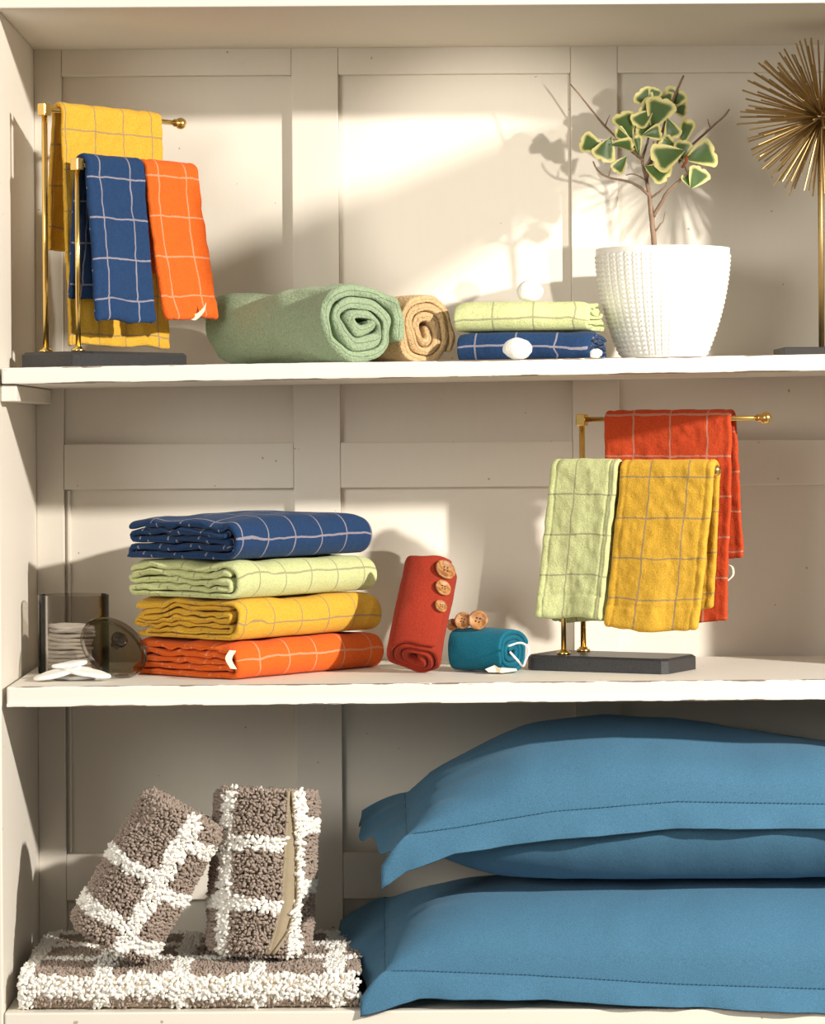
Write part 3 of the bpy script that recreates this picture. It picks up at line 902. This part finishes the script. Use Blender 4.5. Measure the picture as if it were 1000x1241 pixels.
# (x, y centre in the zoomed crop, length, direction of the tip in degrees from up clockwise, mesh, depth, turn)
leaves = [(255, 383, 66, -70, 0, -.012, .3), (300, 398, 66, 205, 0, -.016, -.3), (364, 318, 74, -25, 0, .0, .4), (352, 352, 46, -60, 1, -.006, .2), (358, 385, 62, 95, 1, -.02, -.9),
    (348, 448, 50, 215, 1, -.02, .3), (428, 238, 62, -40, 0, .012, .2), (442, 272, 60, -70, 0, .004, -.5), (468, 278, 84, 20, 0, -.006, .5), (432, 332, 62, -75, 0, -.002, -.2),
    (510, 334, 56, 160, 1, -.012, .2), (553, 345, 84, 18, 2, -.01, .3), (497, 420, 86, 250, 0, -.026, .1), (466, 470, 70, 120, 0, -.026, -.2), (542, 402, 62, 10, 1, -.015, .6),
    (608, 415, 82, 75, 0, -.022, .1), (592, 487, 60, 30, 0, -.024, .2), (560, 497, 40, -30, 1, -.02, .5), (518, 238, 66, 30, 0, .022, -.3), (535, 270, 46, 100, 1, .02, .6),
    (492, 246, 56, -20, 0, .016, .2), (402, 382, 54, -10, 2, -.014, .4), (500, 384, 56, -60, 1, -.01, -.5), (420, 300, 64, 230, 1, -.008, .4), (388, 328, 58, 30, 1, .008, -.4), (455, 225, 44, 20, 1, .014, .1), (452, 345, 50, 80, 1, -.01, .7), (398, 395, 40, -30, 1, .01, .2)]
rng = random.Random(5)
proto_org = ORG[plant.name]
for i, (x, y, ln, ang, mi, d, turn) in enumerate(leaves):
    o = bpy.data.objects.new('leaf', LM[mi]); COL.objects.link(o); o.parent = plant
    L_ = ln/2.632*1.03/1000*1.30
    a = math.radians(ang)
    tip = Vector((math.sin(a), rng.uniform(-.35, .15), math.cos(a))).normalized()
    nrm = Vector((turn*math.cos(a)*.8+rng.uniform(-.15, .15), -1, .35-turn*math.sin(a)*.6)).normalized()
    nrm = (nrm-tip*nrm.dot(tip)).normalized()
    xax = tip.cross(nrm)
    R = Matrix((xax, tip, nrm)).transposed()
    c = Vector(zp(x, y, d))-tip*(L_*.55)
    o.matrix_local = Matrix.Translation(c-Vector(proto_org)) @ R.to_4x4() @ Matrix.Scale(L_, 4)
V = np.array([zp(555, 412, -.03), zp(566, 420, -.032), zp(562, 438, -.034), zp(548, 458, -.03), zp(540, 455, -.028), zp(552, 436, -.028)])
o = mesh_obj('dry_leaf', np.concatenate([V, V+np.array([0, .001, 0])]), [(0, 1, 2, 5), (5, 2, 3, 4), (6, 11, 8, 7), (11, 10, 9, 8), (0, 5, 11, 6), (1, 7, 8, 2), (2, 8, 9, 3), (3, 9, 10, 4), (4, 10, 11, 5), (0, 6, 7, 1)], M['dryleaf'], plant)
o['label'] = 'curled brown dead leaf'

# ------------------------------------------------------------------ starburst ornament
yc = .20
hub = pix(996, 142, yc)
bz = sh1(hub[0])
orn = thing('starburst_ornament', 'antique brass starburst of thin rods on a tall stem and dark base', 'ornament', (hub[0], hub[1], bz))
bevel(box('base', (hub[0]-.056, hub[0]+.056, yc-.05, yc+.05, bz+.001, bz+.0125), M['darkbase'], orn, 0), .0015)
mesh_obj('stem', *tube_vf([(hub[0]-.002, yc, bz+.012), (hub[0]-.002, yc, hub[2])], .0036, 12), M['antique'], orn)
V, F = lathe_vf([(.012*math.sin(t), -.012*math.cos(t)) for t in np.linspace(0, PI, 9)], hub, 16)
mesh_obj('hub', V, F, M['antique'], orn)
Vr, Fr = tube_vf([(0, 0, 0), (0, 0, 1)], 1.0, 7)
rme = bpy.data.meshes.new('rod'); rme.from_pydata(Vr.tolist(), [], Fr); rme.materials.append(M['antique'])
nrod = 250
rng = random.Random(11)
for i in range(nrod):
    zz = 1-2*(i+.5)/nrod; th_ = i*PI*(3-math.sqrt(5))
    d = Vector((math.sqrt(1-zz*zz)*math.cos(th_), math.sqrt(1-zz*zz)*math.sin(th_), zz))
    d = (d+Vector((rng.uniform(-.06, .06), rng.uniform(-.06, .06), rng.uniform(-.06, .06)))).normalized()
    Lr = rng.uniform(.090, .107)
    o = bpy.data.objects.new('rod', rme); COL.objects.link(o); o.parent = orn
    o.matrix_local = Matrix.Translation(Vector(hub)-Vector(ORG[orn.name])) @ d.to_track_quat('Z', 'Y').to_matrix().to_4x4() @ Matrix.Diagonal((.00115, .00115, Lr, 1))

# ------------------------------------------------------------------ jar, lid, cotton
def blob(name, c, r, mat, seed, label, sq=(1, 1, 1), amp=.12, cat='cotton ball', group=None, zf=None):
    nu, nv = 28, 16; V = []
    for i in range(nu):
        for j in range(nv):
            t = 2*PI*i/nu; p_ = PI*j/(nv-1)
            V.append((math.sin(p_)*math.cos(t), math.sin(p_)*math.sin(t), math.cos(p_)))
    V = np.array(V)
    V = V*(1+amp*vnoise(V, 1.6, seed)[:, None]+amp*.3*vnoise(V, 5, seed+1)[:, None])
    V = V*np.array(sq)*r
    V = V+np.asarray(c)
    if zf is not None: V[:, 2] += zf-V[:, 2].min()
    o = mesh_obj(name, V, grid_faces(nu, nv, True), mat)
    return tag(o, label, cat, group)
blob('cotton_ball', pix(642, 360, .150), .0155, M['cotton'], 61, 'white cotton ball on top of the folded lime towel', (1.05, 1, .82), group='cotton balls', zf=zt+.0365+.0375)
blob('cotton_ball', pix(628, 423, .045), .0175, M['cotton'], 63, 'white cotton ball on the shelf in front of the folded navy towel', (1.0, .8, .76), group='cotton balls', zf=sh1(.16)+.0004)
blob('cotton_ball', pix(722, 428, .040), .0055, M['cotton'], 65, 'tiny white cotton wad by the navy towel and the pot', (1.3, 1, 1.0), .25, group='cotton balls', zf=sh1(.26)+.0004)

jc = pix(89.5, 800, .205); jx, jy = jc[0], jc[1]; jz = sh2(jx)+.0005
jr = .0445; jh = .0975
prof = [(0, 0), (jr, 0), (jr, jh), (jr-.0025, jh), (jr-.0025, .003), (0, .003)]
V, F = lathe_vf(prof, (jx, jy, jz), 56)
o = mesh_obj('cotton_jar', V, F, M['jar'])
m_ = o.modifiers.new('split', 'EDGE_SPLIT'); m_.split_angle = math.radians(40)
tag(o, 'open smoked clear cylinder jar holding stacked cotton pads', 'jar')
def pad(c, r, th, tilt, seed, label, group, rz=0.0, sq=1.0):
    prof = [(0, -.5), (.5, -.5), (.85, -.5), (.97, -.35), (1, 0), (.97, .35), (.85, .5), (.5, .5), (0, .5)]
    V, F = lathe_vf([(a*r, b*th) for a, b in prof], (0, 0, 0), 36)
    V[:, 1] *= sq
    V[:, 2] += vnoise(V, 55, seed)*th*.25
    V += vnoise3(V, 120, seed+2)*.0006
    Rm = np.array(Matrix.Rotation(rz, 3, 'Z') @ Matrix.Rotation(tilt[0], 3, 'X') @ Matrix.Rotation(tilt[1], 3, 'Y'))
    V = V @ Rm.T + np.asarray(c)
    o = mesh_obj('cotton_pad', V, F, M['cotton'])
    return tag(o, label, 'cotton pad', group)
rng = random.Random(8)
px_ = jx-.006
nlev = 11
for i in range(nlev):
    lbl = 'white cotton pad, %s of the stack inside the smoked jar' % ('bottom', 'second from the bottom', 'third from the bottom', 'fourth from the bottom', 'fifth from the bottom', 'middle one', 'fifth from the top', 'fourth from the top', 'third from the top', 'second from the top', 'topmost')[i]
    pad((px_+rng.uniform(-.002, .002)+.0003*i, jy+rng.uniform(-.002, .002), jz+.0062+i*.0051), .0295, .0048, (rng.uniform(-.03, .03), rng.uniform(-.02, .02)+.012*i*.4), 70+i, lbl, 'pads stacked in the jar')
zfp = sh2(-.38)
pad(pix(90, 812, .10)*[1, 1, 0]+[0, 0, zfp+.0035], .030, .005, (0, .0), 90, 'white cotton pad lying flat under the loose pads before the jar', 'loose cotton pads', 0, .8)
pad(pix(70, 812, .075)*[1, 1, 0]+[0, 0, zfp+.0100], .030, .005, (0.10, -.24), 91, 'white cotton pad tilted to the left before the jar', 'loose cotton pads', .2, .62)
pad(pix(106, 812, .072)*[1, 1, 0]+[0, 0, zfp+.0105], .029, .005, (.12, .17), 92, 'white cotton pad tilted to the right before the jar', 'loose cotton pads', -.1, .62)
pad(pix(84, 806, .098)*[1, 1, 0]+[0, 0, zfp+.0185], .022, .005, (.05, -.13), 93, 'white cotton pad on top of the loose pads before the jar', 'loose cotton pads', .3, .8)

n_l = np.array([.50, -.60, .63]); n_l /= np.linalg.norm(n_l)
lr = .0445
lc = np.array([*pix(138.5, 785, .130)[:2], 0]); lc[2] = sh2(lc[0])+lr*math.sqrt(1-n_l[2]**2)+.0028
lid = thing('jar_lid', 'round smoked jar lid with a knob leaning against the jar', 'jar lid', (lc[0], lc[1], sh2(lc[0])))
V, F = lathe_vf([(0, -.0015), (lr-.004, -.0015), (lr-.004, -.006), (lr-.001, -.006), (lr, -.004), (lr, .001), (lr-.0015, .003), (lr-.004, .003), (lr-.006, .0015), (0, .0015)], lc, 56, n_l)
o = mesh_obj('lid_disc', V, F, M['lid'], lid); m_ = o.modifiers.new('split', 'EDGE_SPLIT'); m_.split_angle = math.radians(35)
V, F = lathe_vf([(0, .0015), (.006, .0015), (.0055, .004), (.005, .006), (.0075, .008), (.0098, .011), (.0105, .0145), (.0098, .018), (.0072, .021), (.004, .0225), (0, .0225)], lc, 28, n_l)
o = mesh_obj('knob', V, F, smoked('smoked_knob', (.5, .48, .46), .06), lid)

# ------------------------------------------------------------------ tufted rugs
ph_ = (1+5**.5)/2
ICO = np.array([(-1, ph_, 0), (1, ph_, 0), (-1, -ph_, 0), (1, -ph_, 0), (0, -1, ph_), (0, 1, ph_), (0, -1, -ph_), (0, 1, -ph_), (ph_, 0, -1), (ph_, 0, 1), (-ph_, 0, -1), (-ph_, 0, 1)], float)
ICO /= np.linalg.norm(ICO[0])
ICF = np.array([(0, 11, 5), (0, 5, 1), (0, 1, 7), (0, 7, 10), (0, 10, 11), (1, 5, 9), (5, 11, 4), (11, 10, 2), (10, 7, 6), (7, 1, 8), (3, 9, 4), (3, 4, 2), (3, 2, 6), (3, 6, 8), (3, 8, 9), (4, 9, 5), (2, 4, 11), (6, 2, 10), (8, 6, 7), (9, 8, 1)], int)
def tufts(name, P, N, white, parent, r=.0026, h=.0052, seed=0):
    rg = np.random.default_rng(seed)
    n = len(P)
    N = N+rg.normal(0, .5, (n, 3)); N /= np.linalg.norm(N, axis=1)[:, None]
    a = np.cross(N, rg.normal(0, 1, (n, 3))); a /= np.linalg.norm(a, axis=1)[:, None]+1e-9
    b = np.cross(N, a)
    sz = rg.uniform(.75, 1.3, (n, 1))*(1+.38*white[:, None])
    I = ICO+rg.normal(0, .10, (n, 12, 3))
    V = P[:, None, :]+(I[:, :, 0:1]*a[:, None]*r + I[:, :, 1:2]*b[:, None]*r*.85 + I[:, :, 2:3]*N[:, None]*h)*sz[:, None]
    F = (ICF[None]+12*np.arange(n)[:, None, None]).reshape(-1, 3)
    mi = np.repeat(white.astype(int), 20)
    o = mesh_obj(name, V.reshape(-1, 3), F, None, parent, mats=[M['taupe'], M['white_yarn']], midx=mi)
    o['kind'] = 'stuff'
    return o

def scatter(nu, nv, lu_, lv_, seed):
    rg = np.random.default_rng(seed)
    u, v = np.meshgrid((np.arange(nu)+.5)/nu*lu_, (np.arange(nv)+.5)/nv*lv_, indexing='ij')
    u = u.ravel()+rg.normal(0, lu_/nu*.28, u.size); v = v.ravel()+rg.normal(0, lv_/nv*.28, v.size)
    return u, v, rg

# folded rug lying flat: section is a flattened loop (fold to the front)
RZ0 = ZB; RH = .044
rx0, rx1 = -.432, -.028; ry0, ry1 = .004, .315
rug = thing('bath_rug', 'taupe and white tufted bath rug folded flat on the bottom shelf', 'rug', ((rx0+rx1)/2, (ry0+ry1)/2, RZ0), 'tufted taupe rugs')
sec = []
rr_ = RH/2-.005
yf = ry0+.007+rr_
for y_ in np.linspace(ry1-.004, yf, 20): sec.append((y_, RZ0+.0065))
for a in np.linspace(0, PI, 14)[1:-1]: sec.append((yf-rr_*math.sin(a)*.9, RZ0+RH/2-.0015-(rr_)*math.cos(a)))
for y_ in np.linspace(yf, ry1-.004, 20): sec.append((y_, RZ0+RH-.0085))
sec = resample(np.array(sec), .006)
Vr_, Fr_, Ur_ = ribbon(sec, .009, rx1-rx0-.012, 30, .004)
P = np.column_stack([rx0+.006+Vr_[:, 2], Vr_[:, 0], Vr_[:, 1]])
mesh_obj('rug_backing', P, Fr_, M['backing'], rug, uv=Ur_)
# filler layer between
box('inner_layer', (rx0+.008, rx1-.008, ry0+.022, ry1-.006, RZ0+.0115, RZ0+RH-.014), M['backing'], rug, .003)
s_l = np.concatenate([[0], np.cumsum(np.linalg.norm(np.diff(sec, axis=0), axis=1))])
Ltot = s_l[-1]
u, v, rg = scatter(int(Ltot/.0039), int((rx1-rx0)/.0039), Ltot, rx1-rx0, 1)
tx = np.gradient(sec, axis=0); tx /= np.linalg.norm(tx, axis=1)[:, None]
yy = np.interp(u, s_l, sec[:, 0]); zz = np.interp(u, s_l, sec[:, 1])
ty = np.interp(u, s_l, tx[:, 0]); tz = np.interp(u, s_l, tx[:, 1])
Nn = np.column_stack([np.zeros_like(u), -tz, ty])      # outward for this direction
keep = ~((Nn[:, 2] < -.8))
front_u = Ltot/2
def rug_white(x, uu_):
    wob = vnoise(np.column_stack([x, uu_, 0*x]), 60, 4)*.004
    d = uu_-front_u+wob
    w1 = (np.abs(d-.0065) < .0115)                      # broad white line along the fold
    w2 = np.zeros_like(w1)
    for k in range(1, 4): w2 |= (np.abs(d-.02-.095*k) < .009)
    xc = (x-rx0-.098+wob*1.2) / .092
    f = np.abs(xc-np.round(xc))*.092
    w3 = (f < .0105)
    return (w1 | w2 | w3)
x_ = rx0+v
P = np.column_stack([x_, yy, zz])+Nn*.005
P[:, 2] = np.maximum(P[:, 2], RZ0+.0052)
wm = rug_white(x_, u)
P, N_, wm = P[keep], Nn[keep], wm[keep]
# left end rim
u2, v2r, rg = scatter(int(Ltot/.0039), 3, Ltot, .010, 2)
y2 = np.interp(u2, s_l, sec[:, 0]); z2 = np.interp(u2, s_l, sec[:, 1])
P2 = np.column_stack([np.full_like(u2, rx0+.003), y2, z2+rg.normal(0, .002, u2.size)]); P2[:, 2] = np.maximum(P2[:, 2], RZ0+.0052)
N2 = np.tile(np.array([[-1, 0, .2]]), (len(u2), 1))
w2m = rug_white(np.full_like(u2, rx0+.0), u2)
tufts('pile', np.concatenate([P, P2]), np.concatenate([N_, N2]), np.concatenate([wm, w2m]), rug, r=.0021, h=.0047, seed=3)

def rug_roll(base, axis, L, R, seed, label, white_fn, seam=None, up=(0, -1, 0)):
    """rolled rug: spiral backing core + pile over the outside and on the two rims"""
    a = np.array(axis, float); a /= np.linalg.norm(a)
    upv = np.array(up, float); q = upv-a*upv.dot(a); q /= np.linalg.norm(q); p = np.cross(a, q)   # q faces the camera, p to its side
    t = thing('rolled_rug', label, 'rug', tuple(base), 'tufted taupe rugs')
    Rc = R-.007
    C = spiral(Rc, Rc, .2, .20, 0.0)
    V, F, U = ribbon(resample(C, .006), .20*Rc*.75, L-.012, 12, .004)
    P = np.asarray(base)+V[:, 0:1]*p+V[:, 1:2]*q+(V[:, 2:3]+.006)*a
    mesh_obj('rug_backing', P, F, M['backing'], t, uv=U)
    circ = 2*PI*R
    u, v, rg = scatter(int(circ/.0038), int(L/.0038), 2*PI, L, seed)
    er = R-.0035-.012*np.clip(1-np.minimum(v, L-v)/.012, 0, 1)**2.2
    er = er+vnoise(np.column_stack([np.cos(u), np.sin(u), v*14]), 1.7, seed)*.0022
    N = np.cos(u)[:, None]*q+np.sin(u)[:, None]*p
    e_ = np.clip(1-np.minimum(v, L-v)/.012, 0, 1)[:, None]*np.where(v[:, None] > L/2, 1, -1)
    Nq = N+e_*a
    P = np.asarray(base)+N*er[:, None]+a*v[:, None]
    wm = white_fn(u, v, vnoise(np.column_stack([u, v*14, 0*u]), 3, seed+1))
    # rims: pile on the spiral edges at the top and the bottom
    PR = []; NR = []; WR = []
    for zz_, sg in ((L-.004, 1), (.004, -1)):
        sp = resample(spiral(Rc, Rc, .2, .20, 0.0), .0042)
        for dv in (0, 1):
            pr = sp+rg.normal(0, .0016, sp.shape)
            PR.append(np.asarray(base)+pr[:, 0:1]*p+pr[:, 1:2]*q+a*(zz_+sg*dv*.002)); NR.append(np.tile(a*sg, (len(sp), 1)))
            WR.append(vnoise(np.column_stack([pr*50, 0*pr[:, :1]]), 1.0, seed+5) > .75)
    if seam is not None:
        sa, wdt = seam
        aw = np.arctan2(np.sin(u-sa(v)), np.cos(u-sa(v)))
        kp = ~((aw > 0) & (aw < wdt(v)))
        P, Nq, wm = P[kp], Nq[kp], wm[kp]
    tufts('pile', np.concatenate([P]+PR), np.concatenate([Nq]+NR), np.concatenate([wm]+WR), t, r=.0021, h=.0049, seed=seed)
    return t, a, p, q

ztop = RZ0+RH-.004
# tilted roll, leans to the right
ax1 = np.array([.50, .05, .86]); ax1 /= np.linalg.norm(ax1)
R1 = .057; L1 = .187
b1 = np.array([*pix(131, 1160, .070)[:2], 0]); b1[2] = ztop+R1*math.sqrt(1-ax1[2]**2)+.0005
def w_r1(u, v, wob):
    u = np.arctan2(np.sin(u), np.cos(u))*R1+wob*.003; v = v+wob*.003
    ax_ = np.abs(u-.018) < .0115
    s = np.zeros_like(ax_)
    for c in (.028, .094, .160): s |= (np.abs(v-c-np.where(u > .018, -.004, .006)) < .0082)
    s &= ~((v > .13) & (u < .03))
    return ax_ | s
rug_roll(b1, ax1, L1, R1, 21, 'taupe and white tufted rug rolled up and tilted against another rug roll', w_r1)
# upright roll with its bound edge showing
ax2 = np.array([.045, .10, .99]); ax2 /= np.linalg.norm(ax2)
R2 = .066; L2 = .200
b2 = np.array([*pix(315, 1170, .125)[:2], 0]); b2[2] = ztop+R2*math.sqrt(1-ax2[2]**2)*.9
seam_f = lambda v: np.interp(v, [0, .03, .07, .21], [.16, .30, .42, .46])
seam_w = lambda v: np.interp(v, [0, .03, .07, .13, .17, .21], [.08, .28, .34, .28, .16, .05])
def w_r2(u, v, wob):
    u = np.arctan2(np.sin(u), np.cos(u))*R2+wob*.003; v = v+wob*.003
    ax_ = (np.abs(u+.052) < .0105) | (np.abs(u-.049) < .010)
    s = np.zeros_like(ax_)
    for c in (.062, .136): s |= (np.abs(v-c) < .0085) & (u < .03)
    for c in (.084, .158): s |= (np.abs(v-c) < .0085) & (u > .045)
    return ax_ | s
t2, a2, p2, q2 = rug_roll(b2, ax2, L2, R2, 27, 'taupe and white tufted rug rolled upright with its bound edge showing', w_r2, (seam_f, seam_w))
# bound edge: pale strip plus binding cord with stitches
def on2(v, ang, rad): return np.asarray(b2)+a2*v+(q2*math.cos(ang)+p2*math.sin(ang))*rad
vv_ = np.linspace(.004, .200, 30)
strip = []
for v_ in vv_:
    a0 = float(seam_f(v_)); w_ = float(seam_w(v_))
    for k in range(5): strip.append(on2(v_, a0+w_*k/4, R2-.0045))
for v_ in vv_:
    a0 = float(seam_f(v_)); w_ = float(seam_w(v_))
    for k in range(5): strip.append(on2(v_, a0+w_*k/4, R2-.0085))
F = []
for i in range(29):
    for k in range(4):
        a_ = i*5+k; F += [(a_, a_+1, a_+6, a_+5), (150+a_, 150+a_+5, 150+a_+6, 150+a_+1)]
o = mesh_obj('bound_edge', np.array(strip), F, M['binding'], t2); o['label'] = 'pale bound edge of the rug'
for k, (fr, rr2) in enumerate(((0.0, .0023), (1.0, .0021))):
    c = np.array([on2(v_, float(seam_f(v_))+float(seam_w(v_))*fr, R2-.0015) for v_ in vv_])
    mesh_obj('binding_cord', *tube_vf(c, rr2, 7), M['binding'], t2)
stp = []
for v_ in np.linspace(.03, .19, 34):
    a0 = float(seam_f(v_)); w_ = float(seam_w(v_))
    stp.append(tube_vf([on2(v_, a0+w_*1.0-.03, R2+.0002), on2(v_+.003, a0+w_+.045, R2+.0006)], .0007, 5))
V, F = join(stp)
mesh_obj('stitching', V, F, M['white_yarn'], t2)

# ------------------------------------------------------------------ pillows
def interp_px(tbl, x): return np.interp(x, [t[0] for t in tbl], [t[1] for t in tbl])
def pillow(label, x0, x1, y0, y1, ztop, zbot, seam_tbl, drop_tbl, fl_out, left_drop, corner_drop, seed, ridge_tbl, body_out=.0, left_wr=1.0, zmin=None, rise=.012):
    """body: two inflated sheets meeting at the seam; flange: wide flat border hanging from the seam"""
    nu, nv = 90, 56
    us = np.linspace(-1, 1, nu); vs_ = np.linspace(-1, 1, nv)
    def seam_z(X, vn):          # vn: -1 front, 1 back
        zf_ = np.interp(X, seam_tbl[0], seam_tbl[1])
        return zf_*(1-(vn+1)/2)+(zf_+rise)*(vn+1)/2
    root = thing('pillow', label, 'pillow', ((x0+x1)/2, (y0+y1)/2, zbot), 'blue pillows on the bottom shelf')
    Ug, Vg = np.meshgrid(us, vs_, indexing='ij')
    u_ = np.sign(Ug)*np.abs(Ug)**.8; v_ = np.sign(Vg)*np.abs(Vg)**.8      # finer near the rims is not needed
    X = (x0+x1)/2+(x1-x0)/2*Ug; Y = (y0+y1)/2+(y1-y0)/2*Vg
    Zs = seam_z(X, Vg)
    f = (np.clip(1-np.abs(Ug)**3.6, 0, 1)**.55)*(np.clip(1-np.abs(Vg)**2.4, 0, 1)**.52)
    top = np.interp(X, ridge_tbl[0], ridge_tbl[1])
    fl = [X.ravel(), Y.ravel()]
    P0 = np.column_stack([fl[0], fl[1], np.zeros(X.size)])
    wr = vnoise(P0*np.array([1, 1, 1]), 9, seed)*.009+vnoise(P0, 24, seed+1)*.0022
    # pleats running in from the left corners
    ed = np.exp(-((fl[0]-x0)/.10)**2)
    wr2 = ed*np.sin((fl[1]*1.0+.5*(fl[0]-x0))*150+seed)*.0022*left_wr
    edf = np.exp(-((fl[1]-y0)/.05)**2)
    wr3 = edf*vnoise(np.column_stack([fl[0], 0*fl[0], 0*fl[0]]), 34, seed+4)*.0022
    ff = f.ravel()
    Zt = Zs.ravel()+(top.ravel()-Zs.ravel())*ff+(wr*.8+wr2+wr3)*np.clip(ff*2.2, 0, 1)
    Zb = Zs.ravel()-(Zs.ravel()-zbot)*np.clip(ff*1.25, 0, 1)+wr3*.6*np.clip(ff*2, 0, 1)
    if zmin is not None: Zb = np.maximum(Zb, zmin)
    # the body swells past its seam in front
    sw = body_out*np.clip(ff*(1-ff)*4, 0, 1)*np.exp(-((fl[1]-y0)/.06)**2)
    Vt = np.column_stack([fl[0]-0*sw, fl[1]-sw, Zt]); Vb = np.column_stack([fl[0], fl[1]-sw*.9, Zb])
    F = [(a, b, c, d) for a, b, c, d in grid_faces(nu, nv)]
    n = len(Vt)
    F = F+[tuple(i+n for i in q[::-1]) for q in F]
    uv = np.concatenate([np.column_stack(fl)]*2)
    body = mesh_obj('body', np.concatenate([Vt, Vb]), F, M['pillow'], root, uv=uv)
    # flange ring
    nf = 9; wd = .048
    V = []; F = []
    per = []
    xs = np.linspace(x0, x1, 150); ys = np.linspace(y0, y1, 60)
    for x in xs: per.append((x, y0, 0, -1))
    nfr = len(per)
    for k in range(1, 8):                           # front-right corner fan
        a = k/8*PI/2; per.append((x1, y0, math.sin(a), -math.cos(a)))
    for y in ys: per.append((x1, y, 1, 0))
    for k in range(1, 8):
        a = k/8*PI/2; per.append((x1, y1, math.cos(a), math.sin(a)))
    for x in xs[::-1]: per.append((x, y1, 0, 1))
    for k in range(1, 8):
        a = k/8*PI/2; per.append((x0, y1, -math.sin(a), math.cos(a)))
    for y in ys[::-1]: per.append((x0, y, -1, 0))
    for k in range(1, 8):
        a = k/8*PI/2; per.append((x0, y0, -math.cos(a), -math.sin(a)))
    m = len(per)
    for side in (0, 1):
        for (x, y, dx, dy) in per:
            g = max(abs(dx), abs(dy)); ddx, ddy = dx/g, dy/g    # square corners
            vn = (y-(y0+y1)/2)/((y1-y0)/2)
            zs = float(np.interp(x, seam_tbl[0], seam_tbl[1])); zs = zs*(1-(vn+1)/2)+(zs+rise)*(vn+1)/2
            fr = max(0, -ddy); lf = max(0, -ddx); bk = max(0, ddy); rt2 = max(0, ddx)
            cf = fr*lf
            for k in range(nf):
                o_ = k/(nf-1)
                dfront = float(np.interp(x, drop_tbl[0], drop_tbl[1]))
                drop = max(fr*dfront, lf*left_drop, bk*.01, rt2*.02)*(o_**1.35)+cf*corner_drop*o_**1.6
                wv = math.sin(x*38+seed)*.0035+math.sin(x*95+seed*2)*.0012
                wl_ = math.sin(y*62+seed)*.006*left_wr
                out_f = (fl_out+wv*o_)*o_
                V.append((x+ddx*(wd*(.62 if rt2 or fr else (.45+.75*min(1, max(0, (y-y0-.05)/.15))))*o_*(1 if lf or rt2 else 0))+lf*wl_*.3*o_, y+ddy*out_f if ddy < 0 else y+ddy*.006*o_, zs-drop+lf*(1-fr)*wl_*o_-(.0016 if side else 0)+.0008))
    for i in range(m):
        j = (i+1) % m
        for k in range(nf-1):
            F.append((i*nf+k, i*nf+k+1, j*nf+k+1, j*nf+k))
            q = m*nf
            F.append((q+i*nf+k, q+j*nf+k, q+j*nf+k+1, q+i*nf+k+1))
        F.append((i*nf+nf-1, m*nf+i*nf+nf-1, m*nf+j*nf+nf-1, j*nf+nf-1))
    V = np.array(V)
    Vz = vnoise3(V, 45, seed+9)*.0008; V += Vz
    fo = mesh_obj('flange', V, F, M['pillow'], root, uv=V[:, :2])
    fo['label'] = 'flat hemmed border of the pillowcase'
    # stitched line along the front seam
    st = []
    for x in np.arange(x0+.01, min(x1, .60), .0052):
        z_a = float(np.interp(x, seam_tbl[0], seam_tbl[1])); z_b = float(np.interp(x+.003, seam_tbl[0], seam_tbl[1]))
        st.append(tube_vf([(x, y0-.0016, z_a+.0022), (x+.003, y0-.0016, z_b+.0022)], .0006, 4))
    Vs, Fs = join(st)
    mesh_obj('stitching', Vs, Fs, M['stitch'], root)
    return root
def tbl(pts, y): 
    a = [pix(px, py, y) for px, py in pts]
    return ([p[0] for p in a], [p[2] for p in a])
# lower pillow
yl = .002
seamL = tbl([(445, 1178), (508, 1178), (640, 1183), (820, 1194), (1000, 1200), (1150, 1203)], yl)
botL = tbl([(445, 1228), (466, 1221), (500, 1209), (544, 1203), (640, 1209), (840, 1219), (1000, 1226), (1150, 1226)], yl)
dropL = (seamL[0], list(np.interp(seamL[0], seamL[0], seamL[1])-np.interp(seamL[0], botL[0], botL[1])))
ridgeL = tbl([(430, 1078), (520, 1060), (640, 1057), (1150, 1057)], .16)
pillow('blue pillow with flanged border, lower one lying on the bottom shelf', pix(466, 1100, .15)[0], .735, yl, .352, None, ZB+.0008, seamL, dropL, .014, .030, .008, 3, ridgeL, body_out=.006, left_wr=.6, zmin=ZB+.0008, rise=.035)
# upper pillow
yu = .012
seamU = tbl([(470, 1016), (550, 1005), (670, 985), (820, 973), (1000, 976), (1150, 984)], yu)
botU = tbl([(470, 1062), (514, 1041), (610, 1019), (736, 1012), (880, 996), (1000, 1003), (1150, 1012)], yu)
dropU = (seamU[0], list(np.interp(seamU[0], seamU[0], seamU[1])-np.interp(seamU[0], botU[0], botU[1])))
ridgeU = tbl([(470, 960), (520, 906), (640, 880), (736, 872), (820, 875), (1000, 899), (1150, 925)], .17)
pillow('blue pillow with flanged border, upper one resting on the other pillow', pix(492, 985, .15)[0], .735, yu, .345, None, -.541, seamU, dropU, .012, .030, .022, 5, ridgeU, body_out=.004)
